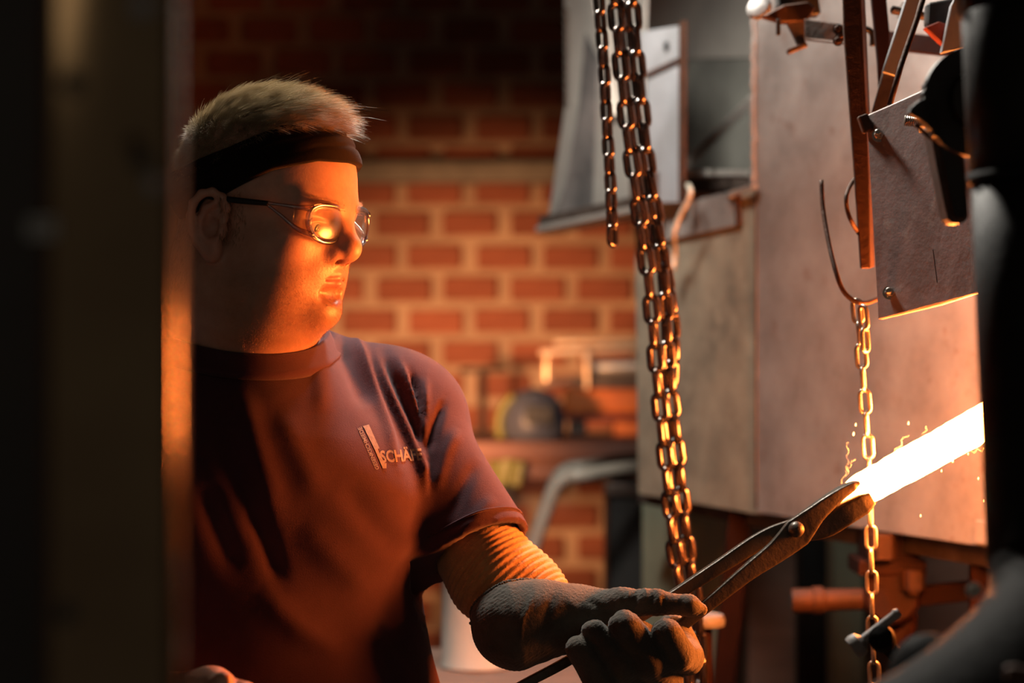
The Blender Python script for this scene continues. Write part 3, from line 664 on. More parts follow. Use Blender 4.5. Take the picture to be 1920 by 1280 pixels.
# ------------------------------------------------------------------ foreground post on the left
dP = 0.80
fp = empty('press_post', P(210, 1280, dP), 'dark brown steel post blurred in the left foreground with bolts', 'post')
aL, aR = P(74, 0, dP).x, P(326, 0, dP).x; ztop, zbot = 2.9, P(0, 1420, dP).z
o = box('flange', ((aL+aR)/2, dP+.014, (ztop+zbot)/2), (aR-aL, 0.028, ztop-zbot), M_post, fp); bevel_obj(o, 0.007, 5)
o.data.polygons.foreach_set('use_smooth', [True]*len(o.data.polygons))
x0 = P(-60, 0, dP+.05).x
box('web', ((x0+aL)/2+.004, dP+.06, (ztop+zbot)/2), (aL-x0+.02, 0.02, ztop-zbot), M_black, fp, 0.002)
box('lower_post', ((aL+aR)/2, dP+.03, zbot/2), (aR-aL, 0.05, zbot), M_post, fp, 0.004)
def hole(u, v, r): lathe('bolt_hole', P(u, v, dP-.0006), P(u, v, dP-.1), [(0, px(r, dP)), (.0008, px(r, dP))], M_black, fp, 24)
hole(134, 158, 22); hole(266, 303, 20); hole(122, 1150, 20)
for (u, v, r, m) in ((253, 270, 17, M_rust), (290, 346, 17, M_flat), (267, 14, 20, M_flat)):
    obj('bolt', *hexbolt_vf(P(u, v, dP), Vector((.25, -1, 0)), px(r*.7, dP), .005), m, fp)
lb = bx('label_plate', 52, 411, 104, 444, dP-.002, 0.002, M_label, fp, 0.0)
for k in range(3): bx('label_stripe', 54, 417+k*9, 102, 420+k*9, dP-.0028, 0.001, M_duct2, fp, 0.0)

# ------------------------------------------------------------------ glowing bar, sparks
dR = 2.085
gr0, gr1 = P(1584, 936, dR), P(2010, 701, dR+.16)
ax = (gr1-gr0).normalized(); side = ax.cross(Vector((0, -1, 0))).normalized(); nn = ax.cross(side).normalized()
V = []; F = []; NS = 60
for i in range(NS+1):
    t = i/NS; c = gr0 + (gr1-gr0)*t
    hw = px(27.5 + 6*t, dR) * (1 + 0.05*mnoise.noise(Vector((t*22, 0.3, 0))) + 0.03*mnoise.noise(Vector((t*60, 3, 0))))
    hw *= min(1, .62+.09*i)
    hw2 = hw*(1+.05*mnoise.noise(Vector((t*30, 7, 0))))
    for (s, q) in ((-1, -1), (-.85, -1), (.85, -1), (1, -.85), (1, .85), (.85, 1), (-.85, 1), (-1, .85), (-1, -.85)):
        V.append(tuple(c + side*s*(hw if s > 0 else hw2) + nn*q*hw*.85))
for i in range(NS):
    for k in range(9): F.append((i*9+k, i*9+(k+1) % 9, (i+1)*9+(k+1) % 9, (i+1)*9+k))
F.append(tuple(range(8, -1, -1))); F.append(tuple(NS*9+k for k in range(9)))
M_hot = emit('white_hot_steel', (1.0, 0.25, 0.045), 270)
hot = obj('glowing_bar', V, F, M_hot); tag(hot, 'white-hot square steel bar held in the tong jaws', 'bar')
M_spark = emit('spark', (1.0, 0.55, 0.2), 6)
sp = []
SPK = ((1786, 862, 2.6, 'largest glowing flake just under the right half of the hot bar'), (1834, 896, 1.6, 'small glowing flake beside the duct below the hot bar'), (1845, 938, 1.4, 'lowest glowing flake hugging the edge of the duct'),
       (1703, 792, 2.2, 'glowing flake hovering above the middle of the hot bar'), (1604, 795, 2.0, 'upper of two glowing flakes left of the link chain'), (1600, 812, 2.5, 'lower of two glowing flakes left of the link chain'),
       (1765, 882, 1.3, 'tiny glowing flake under the bar left of the largest flake'), (1726, 966, 1.5, 'glowing flake far below the bar above the lower panel edge'), (1815, 850, 1.3, 'tiny glowing flake touching the underside of the bar near the duct'))
for (u, v, r, lab) in SPK:
    vf = lathe_vf(P(u, v+r*1.8, dR+.05), P(u+r*.5, v-r*3, dR+.05), [(0, .0003), (px(r*.7, 2.1), px(r*.7, 2.1)), (px(r*1.8, 2.1), px(r*.6, 2.1)), (px(r*2.9, 2.1), .0003)], 8)
    s = obj('spark', *vf, M_spark, None, True); tag(s, lab, 'spark', 'sparks round the glowing bar')
# curls of smoke lit by the bar
M_smoke = bpy.data.materials.new('thin_smoke'); M_smoke.use_nodes = True
nt = M_smoke.node_tree; nt.nodes.clear()
om = nt.nodes.new('ShaderNodeOutputMaterial'); mx = nt.nodes.new('ShaderNodeMixShader'); tr_ = nt.nodes.new('ShaderNodeBsdfTransparent'); df_ = nt.nodes.new('ShaderNodeBsdfTranslucent')
df_.inputs[0].default_value = (0.8, 0.75, 0.7, 1); mx.inputs[0].default_value = 0.045
nt.links.new(tr_.outputs[0], mx.inputs[1]); nt.links.new(df_.outputs[0], mx.inputs[2]); nt.links.new(mx.outputs[0], om.inputs[0])
vv = []; ff = []
def curl(u, v, ln, amp, seed):
    pts = []; r2 = random.Random(seed)
    a = r2.uniform(0, 6); x, y = u, v; ang = -1.2 + r2.uniform(-.5, .5)
    for i in range(26):
        pts.append(P(x, y, dR+.03+.01*math.sin(i*.4+seed)))
        ang += amp*math.sin(i*.75+a); x += ln*math.cos(ang); y += ln*math.sin(ang)
    return tube_vf(smooth_path(pts, 3), px(1.3, 2.1), 5)
parts = []
for k, (u, v, ln, amp) in enumerate(((1664, 872, 3.2, .55), (1655, 862, 2.6, .8), (1690, 850, 2.4, .7), (1640, 885, 2.8, .5), (1720, 838, 2.0, .6), (1590, 888, 2.6, .45), (1578, 905, 2.2, .4), (1800, 838, 2.6, .6), (1818, 845, 2.2, .7), (1830, 842, 2.0, .6))):
    parts.append(curl(u, v, ln, amp, k))
sm = obj('smoke', *merge(*parts), M_smoke, None, True); tag(sm, 'thin curling wisps of smoke rising off the hot bar', 'smoke', kind='stuff')

# ------------------------------------------------------------------ tongs
tg = empty('tongs', P(1493, 992, 2.03), 'forged blacksmith tongs with round rivet gripping the white-hot bar', 'tongs')
def dT_(u): return 2.012 + (u-1200)/(1620-1200)*0.045
def lever(name, pts, off, nvec=Vector((0.1, -1, 0))):
    cs = [P(u, v, dT_(u)+off+o2) for u, v, w_, t_, o2 in pts]
    return obj(name, *sweep_vf(cs, [px(p[2], 2.0) for p in pts], [px(p[3], 2.0) for p in pts], nvec.normalized(), 7, 0.28), M_tongs, tg, True)
lever('lever', [(1060, 1360, 16, 16, .0), (1130, 1300, 18, 18, .0), (1225, 1215, 20, 20, 0), (1322, 1137, 24, 22, 0), (1400, 1074, 31, 20, 0), (1455, 1034, 42, 16, 0), (1495, 998, 58, 15, 0), (1530, 962, 36, 22, 0), (1566, 931, 25, 34, 0.004), (1594, 912, 17, 38, .008), (1608, 904, 7, 30, .008)], -0.008)
lever('lever', [(880, 1337, 15, 15, -.01), (985, 1281, 17, 17, -.01), (1062, 1240, 18, 18, -.01), (1160, 1180, 20, 20, -.01), (1265, 1115, 22, 22, -.008), (1350, 1061, 27, 20, -.003), (1430, 1012, 34, 16, 0), (1490, 995, 48, 15, 0), (1545, 985, 46, 24, -.004), (1585, 962, 44, 34, -.008), (1615, 945, 40, 36, -.008), (1632, 934, 26, 28, -.008)], 0.008)
rv = P(1493, 992, dT_(1493)-.016)
rd_ = Vector((-.08, -1, .05)).normalized()
lathe('rivet', rv+rd_*(-.03), rv+rd_, [(0, px(14, 2)), (.030, px(14, 2)), (.0302, px(15.5, 2)), (.034, px(14.5, 2)), (.037, px(10.5, 2)), (.0385, px(5, 2)), (.039, .0003)], M_tongs, tg, 24)
# ------------------------------------------------------------------ signed distance modelling for the smith
def smin(a, b, k):
    if k <= 0: return np.minimum(a, b)
    h = np.clip(0.5+0.5*(b-a)/k, 0, 1)
    return b*(1-h)+a*h-k*h*(1-h)
def E(c, r): return ('e', np.array(c, float), np.array(r, float))
def C(a, b, ra, rb=None): return ('c', np.array(a, float), np.array(b, float), ra, ra if rb is None else rb)
def prim(p, x, y, z):
    if p[0] == 'e':
        c, r = p[1], p[2]
        a, b, d = x-c[0], y-c[1], z-c[2]
        k0 = np.sqrt((a/r[0])**2+(b/r[1])**2+(d/r[2])**2)
        k1 = np.sqrt((a/r[0]**2)**2+(b/r[1]**2)**2+(d/r[2]**2)**2)
        return k0*(k0-1.0)/np.maximum(k1, 1e-9)
    a, b, ra, rb = p[1:]
    ba = b-a; L = float(ba @ ba)
    px_, py_, pz_ = x-a[0], y-a[1], z-a[2]
    h = np.clip((px_*ba[0]+py_*ba[1]+pz_*ba[2])/max(L, 1e-12), 0, 1)
    return np.sqrt((px_-ba[0]*h)**2+(py_-ba[1]*h)**2+(pz_-ba[2]*h)**2) - (ra+(rb-ra)*h)
def bounds(p):
    if p[0] == 'e': return p[1]-p[2], p[1]+p[2]
    a, b, ra, rb = p[1:]; r = max(ra, rb)
    return np.minimum(a, b)-r, np.maximum(a, b)+r
def mir(p):
    m = np.array([1, -1, 1.0])
    return ('e', p[1]*m, p[2]) if p[0] == 'e' else ('c', p[1]*m, p[2]*m, p[3], p[4])
class Frame:
    def __init__(s, o, R): s.o = np.array(o, float); s.R = np.array(R, float)   # columns = local axes
    def w(s, p): return s.o + s.R @ np.asarray(p, float)
    def wm(s, P_): return s.o + np.asarray(P_, float) @ s.R.T
    def l(s, X): return (np.asarray(X, float)-s.o) @ s.R
WORLD = Frame((0, 0, 0), np.eye(3))
class Model:
    """list of (op, primitive, blend, frame)"""
    def __init__(s): s.L = []
    def add(s, p, k=0.01, fr=WORLD, op='+', mirror=False):
        s.L.append((op, p, k, fr))
        if mirror: s.L.append((op, mir(p), k, fr))
    def ev(s, X):
        d = np.full(len(X), 10.0)
        for op, p, k, fr in s.L:
            q = fr.l(X); e = prim(p, q[:, 0], q[:, 1], q[:, 2])
            d = smin(d, e, k) if op == '+' else -smin(-d, e, k)
        return d
    def grid(s, xs, ys, zs):
        D = np.full((len(xs), len(ys), len(zs)), 1.0, np.float32)
        for op, p, k, fr in s.L:
            lo, hi = bounds(p)
            cor = np.array([[(lo, hi)[a][0], (lo, hi)[b][1], (lo, hi)[c][2]] for a in (0, 1) for b in (0, 1) for c in (0, 1)])
            cw = fr.wm(cor); m = k*1.3+0.016
            lo = cw.min(0)-m; hi = cw.max(0)+m
            i = [np.searchsorted(g, (lo[a], hi[a])) for a, g in enumerate((xs, ys, zs))]
            if any(q[1]-q[0] < 1 for q in i): continue
            X = xs[i[0][0]:i[0][1], None, None]-fr.o[0]; Y = ys[None, i[1][0]:i[1][1], None]-fr.o[1]; Z = zs[None, None, i[2][0]:i[2][1]]-fr.o[2]
            X = X.astype(np.float32); Y = Y.astype(np.float32); Z = Z.astype(np.float32); R = fr.R.astype(np.float32)
            e = prim(p, X*R[0, 0]+Y*R[1, 0]+Z*R[2, 0], X*R[0, 1]+Y*R[1, 1]+Z*R[2, 1], X*R[0, 2]+Y*R[1, 2]+Z*R[2, 2])
            sl = D[i[0][0]:i[0][1], i[1][0]:i[1][1], i[2][0]:i[2][1]]
            sl[...] = smin(sl, e, k) if op == '+' else -smin(-sl, e, k)
        return D
def nets(D, xs, ys, zs):
    """surface nets on a rectilinear grid"""
    S = D < 0; nx, ny, nz = D.shape
    cnt = np.zeros((nx-1, ny-1, nz-1), np.int8)
    for a in (0, 1):
        for b in (0, 1):
            for c in (0, 1): cnt += S[a:nx-1+a, b:ny-1+b, c:nz-1+c]
    act = (cnt > 0) & (cnt < 8)
    I, J, K = np.nonzero(act); idx = np.full(act.shape, -1, np.int64); idx[I, J, K] = np.arange(len(I))
    acc = np.zeros((len(I), 3)); n = np.zeros(len(I))
    g = (np.asarray(xs, float), np.asarray(ys, float), np.asarray(zs, float))
    for ax in range(3):
        o = [k for k in range(3) if k != ax]
        for p in (0, 1):
            for q in (0, 1):
                A = [I, J, K]; A[o[0]] = A[o[0]]+p; A[o[1]] = A[o[1]]+q
                B = list(A); B[ax] = B[ax]+1
                da = D[tuple(A)].astype(float); db = D[tuple(B)].astype(float); cr = (da < 0) != (db < 0)
                t = np.where(cr, da/np.where(cr, da-db, 1), 0)
                for k in range(3):
                    va = g[k][A[k]]; vb = g[k][B[k]]
                    acc[:, k] += np.where(cr, va+(vb-va)*t, 0)
                n += cr
    V = acc/n[:, None]; F = []
    for ax in range(3):
        o = [k for k in range(3) if k != ax]
        sl0 = [slice(1, -1)]*3; sl0[ax] = slice(0, -1); sl1 = [slice(1, -1)]*3; sl1[ax] = slice(1, None)
        a = S[tuple(sl0)]; b = S[tuple(sl1)]
        for sign in (0, 1):
            Q = np.nonzero(a & ~b if sign == 0 else ~a & b)
            Q = list(Q)
            for k in range(3):
                if k != ax: Q[k] = Q[k]+1
            def cell(p, q):
                R_ = list(Q); R_[o[0]] = R_[o[0]]-1+p; R_[o[1]] = R_[o[1]]-1+q
                return idx[tuple(R_)]
            quad = np.stack([cell(0, 0), cell(1, 0), cell(1, 1), cell(0, 1)], 1)
            flip = (sign == 1) ^ (ax == 1)
            F.append(quad[:, ::-1] if flip else quad)
    F = np.concatenate(F); F = F[(F >= 0).all(1)]
    return V, F
def axis(segs):
    """[(from, to, step), ...]"""
    out = []
    for a, b, s in segs:
        n = max(1, int(round((b-a)/s))); out += list(np.linspace(a, b, n, endpoint=False))
    out.append(segs[-1][1]); return np.array(out)
def sdf_obj(name, model, xs, ys, zs, m, parent, disp=None, clip=None):
    D = model.grid(xs, ys, zs)
    if clip is not None: D = clip(D, xs, ys, zs)
    V, F = nets(D, xs, ys, zs)
    if disp is not None: V = disp(V, F)
    return obj(name, V, F, m, parent, True), V, F
def vnormals(V, F):
    n = np.cross(V[F[:, 2]]-V[F[:, 0]], V[F[:, 3]]-V[F[:, 1]]); N = np.zeros_like(V)
    for k in range(4): np.add.at(N, F[:, k], n)
    return N/np.maximum(np.linalg.norm(N, axis=1, keepdims=True), 1e-12)
def proj(V):
    d = V[:, 1]; return 960+V[:, 0]/d*FPX, 640-(V[:, 2]-CAM_Z)/d*FPX

# ------------------------------------------------------------------ materials of the smith
M_skin = mat('skin', (1.0, 1.0, 1.0), (0.86, 0.80, 0.78), rough=0.42, scale=45, bump=0.12, bscale=420, attr='tone', sss=0.25, spec=0.45)
M_hair = mat('sandy_hair', (0.66, 0.54, 0.36), (0.46, 0.36, 0.22), rough=0.38, scale=60, spec=0.6)
M_beard = mat('reddish_stubble', (0.55, 0.32, 0.17), (0.36, 0.2, 0.10), rough=0.4, scale=80)
M_band = mat('black_headband_cloth', (0.012, 0.007, 0.007), (0.009, 0.006, 0.006), rough=0.95, scale=40, bump=0.15, bscale=600, sheen=0.04, spec=0.15)
M_shirt = mat('washed_out_shirt_cotton', (0.074, 0.029, 0.038), (0.060, 0.023, 0.030), rough=0.95, scale=16, bump=0.25, bscale=800, sheen=0.12, spec=0.12)
M_print = mat('faded_shirt_print', (0.25, 0.17, 0.105), (0.15, 0.10, 0.065), rough=0.9, scale=160, ramp=(.45, .7))
M_print2 = mat('faded_grey_print', (0.24, 0.19, 0.16), (0.14, 0.10, 0.09), rough=0.9, scale=160, ramp=(.45, .7))
M_glove = mat('grey_work_glove', (0.115, 0.104, 0.087), (0.066, 0.060, 0.051), rough=0.95, scale=24, bump=0.5, bscale=260, stretch=(1, 1, 1), sheen=0.2, spec=0.1)
M_knit = mat('ribbed_knit', (0.56, 0.33, 0.14), (0.46, 0.26, 0.11), rough=0.95, scale=60, bump=0.5, bscale=400, sheen=0.3, spec=0.1)
M_trouser = mat('dark_work_trousers', (0.03, 0.03, 0.035), (0.02, 0.02, 0.025), rough=0.95, scale=20)
M_boot = mat('black_boot', (0.02, 0.018, 0.016), None, rough=0.6)
M_eye = mat('eye_white', (0.75, 0.70, 0.66), None, rough=0.15)
M_iris = mat('iris', (0.10, 0.14, 0.16), None, rough=0.1)
M_pupil = mat('pupil', (0.01, 0.01, 0.01), None, rough=0.1)
def clear_mat(name, tint, fac, rough, k=0.0):
    m = bpy.data.materials.new(name); m.use_nodes = True; nt = m.node_tree; nt.nodes.clear(); n = nt.nodes
    out = n.new('ShaderNodeOutputMaterial'); t = n.new('ShaderNodeBsdfTransparent'); t.inputs[0].default_value = (*tint, 1)
    g = n.new('ShaderNodeBsdfGlossy'); g.inputs['Roughness'].default_value = rough
    f0 = n.new('ShaderNodeLayerWeight'); f0.inputs[0].default_value = 0.5
    lw = n.new('ShaderNodeMath'); lw.operation = 'POWER'; lw.inputs[1].default_value = 4.0; nt.links.new(f0.outputs['Facing'], lw.inputs[0])
    a = n.new('ShaderNodeMath'); a.operation = 'ADD'; a.inputs[1].default_value = k; a.use_clamp = True
    mx = n.new('ShaderNodeMixShader'); nt.links.new(lw.outputs[0], a.inputs[0]); nt.links.new(a.outputs[0], mx.inputs[0]); nt.links.new(t.outputs[0], mx.inputs[1]); nt.links.new(g.outputs[0], mx.inputs[2])
    nt.links.new(mx.outputs[0], out.inputs[0]); return m
M_lens = clear_mat('lens_polycarbonate', (0.93, 0.93, 0.91), 1.55, 0.22, 0.03)
M_frame = clear_mat('clear_frame_plastic', (0.72, 0.62, 0.64), 1.5, 0.18, 0.26)

# ------------------------------------------------------------------ frames of the figure
YAW = math.radians(67); PITCH = math.radians(5)
Fh = np.array([math.sin(YAW)*math.cos(PITCH), -math.cos(YAW)*math.cos(PITCH), -math.sin(PITCH)])
Lh = np.array([math.cos(YAW), math.sin(YAW), 0.0]); Uh = np.cross(Fh, Lh)
SX = 0.90
HEAD = Frame(np.array(P(478, 437, 2.0)), np.stack([Fh, Lh, Uh], 1))
TY_ = math.radians(22)
Ft = np.array([math.sin(TY_), -math.cos(TY_), 0]); Lt = np.array([math.cos(TY_), math.sin(TY_), 0])
TORSO = Frame(np.array(P(465, 655, 2.05)), np.stack([Ft, Lt, np.array([0, 0, 1.0])], 1))

# ------------------------------------------------------------------ head
H = Model()
def sx(p):
    m = np.array([SX, 1, 1])
    return ('e', p[1]*m, p[2]*m) if p[0] == 'e' else ('c', p[1]*m, p[2]*m, p[3], p[4])
def h(p, k=0.01, op='+', mirror=False): H.add(sx(p), k, HEAD, op, mirror)
h(E((0.010, 0, 0.052), (0.104, 0.080, 0.086)))
h(E((0.050, 0, 0.006), (0.058, 0.057, 0.052)), 0.03)
h(E((0.045, 0, -0.030), (0.057, 0.046, 0.062)), 0.03)
h(E((0.022, 0, -0.048), (0.068, 0.073, 0.048)), 0.03)
h(E((0.088, 0, -0.0725), (0.022, 0.026, 0.0165)), 0.022)
h(E((0.050, 0.036, -0.040), (0.036, 0.031, 0.044)), 0.025, mirror=True)
h(E((0.064, 0.047, -0.004), (0.024, 0.018, 0.014)), 0.022, mirror=True)
h(C((0.098, 0.010, 0.031), (0.083, 0.047, 0.031), 0.010, 0.009), 0.016, mirror=True)
h(E((0.113, 0.034, 0.011), (0.017, 0.019, 0.0125)), 0.012, '-', True)
h(E((0.086, 0.033, 0.010), (0.0150, 0.0165, 0.0140)), 0.004, mirror=True)
h(C((0.0985, 0.020, 0.0035), (0.0925, 0.047, 0.006), 0.0022), 0.004, mirror=True)
h(C((0.1000, 0.020, 0.0145), (0.0925, 0.047, 0.0145), 0.0026), 0.004, mirror=True)
h(E((0.1030, 0.0330, 0.0098), (0.0120, 0.0125, 0.0042)), 0.0025, '-', True)
h(C((0.099, 0, 0.028), (0.1170, 0, -0.005), 0.0088, 0.0128), 0.012)
h(E((0.1175, 0, -0.0095), (0.0138, 0.0135, 0.0120)), 0.008)
h(E((0.1010, 0.0148, -0.0145), (0.0165, 0.0094, 0.0105)), 0.006, mirror=True)
h(E((0.1110, 0.0100, -0.0222), (0.0085, 0.0046, 0.0036)), 0.0015, '-', True)
h(C((0.0935, 0.0235, -0.005), (0.089, 0.021, -0.018), 0.0022), 0.006, '-', True)
h(E((0.086, 0, -0.031), (0.017, 0.030, 0.018)), 0.016)
h(C((0.1062, 0.0035, -0.0336), (0.0900, 0.0300, -0.0395), 0.0052, 0.0028), 0.005, mirror=True)
h(C((0.1052, 0.0, -0.0428), (0.0905, 0.0290, -0.0418), 0.0058, 0.0032), 0.005, mirror=True)
h(E((0.098, 0, -0.0395), (0.012, 0.010, 0.010)), 0.003)
h(C((0.1140, 0.0, -0.0382), (0.1075, 0.0140, -0.0394), 0.0013), 0.0020, '-', True)
h(C((0.1075, 0.0140, -0.0394), (0.0972, 0.0250, -0.0412), 0.0012, 0.0009), 0.0018, '-', True)
h(C((0.1080, 0.0, -0.0550), (0.102, 0.016, -0.0540), 0.0040), 0.008, '-', True)
h(C((0.092, 0.027, -0.022), (0.080, 0.040, -0.042), 0.0016), 0.008, '-', True)
h(E((0.016, 0, -0.084), (0.060, 0.062, 0.036)), 0.03)
# ear
for sgn in (1, -1):
    def he(p, k, op='+'):
        m = np.array([0.92, 1, 0.86]); o_ = np.array([0.004, 0, 0.002])
        p = ('e', p[1]*m+o_, p[2]*m) if p[0] == 'e' else ('c', p[1]*m+o_, p[2]*m+o_, p[3]*.95, p[4]*.95)
        H.add(p if sgn == 1 else mir(p), k, HEAD, op)
    he(E((-0.006, 0.0815, 0.004), (0.0175, 0.0065, 0.0315)), 0.006)
    he(E((-0.002, 0.0825, -0.027), (0.0105, 0.0060, 0.0115)), 0.006)
    hel = [(0.009, 0.080, 0.010), (0.0125, 0.083, 0.022), (0.009, 0.0865, 0.0335), (-0.001, 0.0905, 0.039), (-0.012, 0.0935, 0.036), (-0.0205, 0.0945, 0.025), (-0.0235, 0.0935, 0.010), (-0.0215, 0.092, -0.005), (-0.0165, 0.089, -0.018), (-0.0095, 0.087, -0.027)]
    he(E((-0.005, 0.0925, 0.008), (0.0135, 0.0060, 0.0260)), 0.003, '-')
    for a, b in zip(hel, hel[1:]): he(C(a, b, 0.0042), 0.003)
    ant = [(0.002, 0.0875, 0.027), (-0.009, 0.0885, 0.020), (-0.0135, 0.0890, 0.008), (-0.0125, 0.088, -0.006), (-0.006, 0.0865, -0.0155)]
    for a, b in zip(ant, ant[1:]): he(C(a, b, 0.0034), 0.004)
    he(E((-0.001, 0.0890, -0.001), (0.0090, 0.0115, 0.0120)), 0.003, '-')
    he(E((0.0100, 0.0830, -0.004), (0.0045, 0.0055, 0.0075)), 0.004)
    he(E((0.0010, 0.0850, -0.0165), (0.0050, 0.0040, 0.0035)), 0.004)
HEADN = len(H.L)
# neck and the rest of the body under the clothes
H.add(C(HEAD.w((-0.022, 0, -0.040)), TORSO.w((-0.015, 0, -0.075)), 0.064, 0.074), 0.035)
T = lambda p, k=0.04, mirror=False, op='+': H.add(p, k, TORSO, op, mirror)
T(E((0.015, 0, -0.19), (0.105, 0.165, 0.175)))
T(E((0.035, 0, -0.42), (0.130, 0.150, 0.22)))
T(C((-0.010, -0.14, -0.075), (-0.010, 0.14, -0.075), 0.045), 0.05)
T(C((-0.02, 0.03, -0.02), (-0.015, 0.15, -0.065), 0.045, 0.04), 0.04, True)
# left arm (towards the tongs), right arm
S_L = np.array(P(730, 757, 2.11)); EL_L = np.array(P(908, 1064, 2.065)); WR_L = np.array(P(1070, 1150, 1.995))
H.add(C(S_L, EL_L, 0.046, 0.036), 0.02); H.add(C(EL_L, WR_L, 0.033, 0.017), 0.02)
HAND_L = np.array(P(1190, 1190, 1.985)); H.add(C(WR_L, HAND_L, 0.018, 0.013), 0.01)
S_R = TORSO.w((-0.01, -0.165, -0.09)); EL_R = TORSO.w((0.02, -0.25, -0.37)); WR_R = np.array(P(310, 1325, 1.80)); HAND_R = np.array(P(395, 1302, 1.75))
H.add(C(S_R, EL_R, 0.05, 0.042), 0.03); H.add(C(EL_R, WR_R, 0.042, 0.028), 0.02); H.add(C(WR_R, HAND_R, 0.026, 0.026), 0.02)
for q, (du, dv) in enumerate(((58, -12), (66, 10), (62, 32), (52, 52))):
    k1 = np.array(P(402+du*.55, 1302+dv*.8, 1.735)); k2 = np.array(P(402+du, 1306+dv*.95, 1.715)); k3 = np.array(P(390+du*.9, 1325+dv, 1.70))
    H.add(C(HAND_R, k1, 0.013, 0.0105), 0.004); H.add(C(k1, k2, 0.0105, 0.009), 0.003); H.add(C(k2, k3, 0.009, 0.0075), 0.003)
H.add(C(HAND_R, np.array(P(420, 1275, 1.705)), 0.013, 0.009), 0.006)
# legs
HIP = TORSO.w((0.02, 0, -0.60)); hz = HIP[2]
for s in (-1, 1):
    hp = TORSO.w((0.02, s*0.085, -0.60)); kn = TORSO.w((0.03+0.02*s, s*0.12, 0)); kn[2] = 0.50; an = TORSO.w((0.0+0.03*s, s*0.14, 0)); an[2] = 0.09
    H.add(C(hp, kn, 0.085, 0.058), 0.04); H.add(C(kn, an, 0.058, 0.04), 0.03)

person = empty('person', (TORSO.o[0], TORSO.o[1], 0), 'smith in dark t-shirt, black headband and clear safety glasses holding tongs', 'person')
xs = axis([(-0.60, -0.370, 0.012), (-0.370, -0.095, 0.0017), (-0.095, 0.18, 0.008)])
ys = axis([(1.62, 1.84, 0.010), (1.84, 2.13, 0.0019), (2.13, 2.40, 0.010)])
zs = axis([(0.0, 1.15, 0.014), (1.15, 1.46, 0.009), (1.46, 1.785, 0.0017)])
Dg = H.grid(xs, ys, zs)
bV, bF = nets(Dg, xs, ys, zs)
body = obj('body', bV, bF, M_skin, person, True)
# skin tone map: lips, stubble shadow, warm ears and nose
q = HEAD.l(bV); q[:, 0] /= SX
def g(c, r): return np.exp(-((q-np.array(c))/np.array(r))**2 @ np.ones(3))
qa = q.copy(); qa[:, 1] = np.abs(qa[:, 1])
def ga(c, r): return np.exp(-((qa-np.array(c))/np.array(r))**2 @ np.ones(3))
tone = np.tile(np.array([0.60, 0.36, 0.265]), (len(bV), 1))
def blend(wt, c):
    global tone
    wt = np.clip(wt, 0, 1)[:, None]; tone = tone*(1-wt)+np.array(c)*wt
blend(0.35*ga((0.07, 0.05, -0.02), (0.04, 0.03, 0.03)), (0.62, 0.30, 0.22))
blend(0.55*g((0.115, 0, -0.007), (0.02, 0.02, 0.018)), (0.62, 0.28, 0.21))
blend(0.45*ga((-0.005, 0.09, 0.0), (0.03, 0.015, 0.045)), (0.60, 0.26, 0.20))
jaw = np.clip((-0.030-q[:, 2]-0.25*np.clip(0.06-q[:, 0], 0, 1)+0.012)/0.02, 0, 1)*np.clip((q[:, 2]+0.125)/0.02, 0, 1)*np.clip((q[:, 0]+0.005)/0.03, 0, 1)
must = g((0.10, 0, -0.0245), (0.022, 0.028, 0.0042))
blend(0.68*np.clip(jaw*0.95+must, 0, 1), (0.33, 0.18, 0.11))
blend(0.5*g((0.098, 0, -0.064), (0.02, 0.022, 0.012)), (0.20, 0.10, 0.06))
lip = np.maximum(ga((0.104, 0.0, -0.0352), (0.026, 0.023, 0.0034)), ga((0.104, 0.0, -0.0425), (0.026, 0.021, 0.0040)))
blend(1.1*lip, (0.58, 0.20, 0.17))
blend(0.35*ga((0.098, 0.028, 0.033), (0.02, 0.019, 0.0042)), (0.30, 0.18, 0.10))
ca = body.data.color_attributes.new('tone', 'FLOAT_COLOR', 'POINT')
ca.data.foreach_set('color', np.concatenate([tone, np.ones((len(bV), 1))], 1).astype(np.float32).ravel())
# eyes
for s in (1, -1):
    c = HEAD.w((0.0850*SX, s*0.033, 0.0105)); d = (HEAD.R @ np.array([1.0, 0.05, -0.22])); d /= np.linalg.norm(d)
    c = Vector(c); d = Vector(d); r = 0.0133
    ey = obj('eye', *lathe_vf(c-d*r, c+d, [(r-r*math.cos(a), r*math.sin(a)) for a in np.linspace(0.02, math.pi-.02, 16)], 20), M_eye, person, True)
    obj('iris', *lathe_vf(c+d*(r*.915), c+d, [(0, .0056), (.0007, .0054), (.0011, .004)], 20), M_iris, ey, True)
    obj('pupil', *lathe_vf(c+d*(r*1.0), c+d, [(0, .0024), (.0004, .002)], 14), M_pupil, ey, True)

# ------------------------------------------------------------------ headband
HEADM = Model(); HEADM.L = H.L[:HEADN]
def scalp_r(phi, z, c=(0.012, 0.0)):
    """outermost radius of the skull in direction phi at local height z (arrays)"""
    lo = np.full(phi.shape, 0.03); hi = np.full(phi.shape, 0.125)
    n = 40; rs = np.linspace(0.125, 0.03, n); best = np.full(phi.shape, 0.03)
    base = Model(); base.L = H.L[:8]
    prev = None
    for r in rs:
        X = np.stack([c[0]+r*np.cos(phi), c[1]+r*np.sin(phi), z], -1).reshape(-1, 3)
        d = base.ev(HEAD.wm(X)).reshape(phi.shape)
        hit = (d < 0) & (best <= 0.0300001)
        if prev is not None:
            t = np.where(hit, prev/np.where(np.abs(prev-d) < 1e-9, 1, prev-d), 0); best = np.where(hit, r+(rs[0]-rs[1])*(1-np.clip(t, 0, 1)), best)
        prev = d
    return best
NPH, NT = 160, 26
phi = np.linspace(0, 2*math.pi, NPH, endpoint=False)
ap = np.abs(np.where(phi > math.pi, phi-2*math.pi, phi))           # 0 front ... pi back
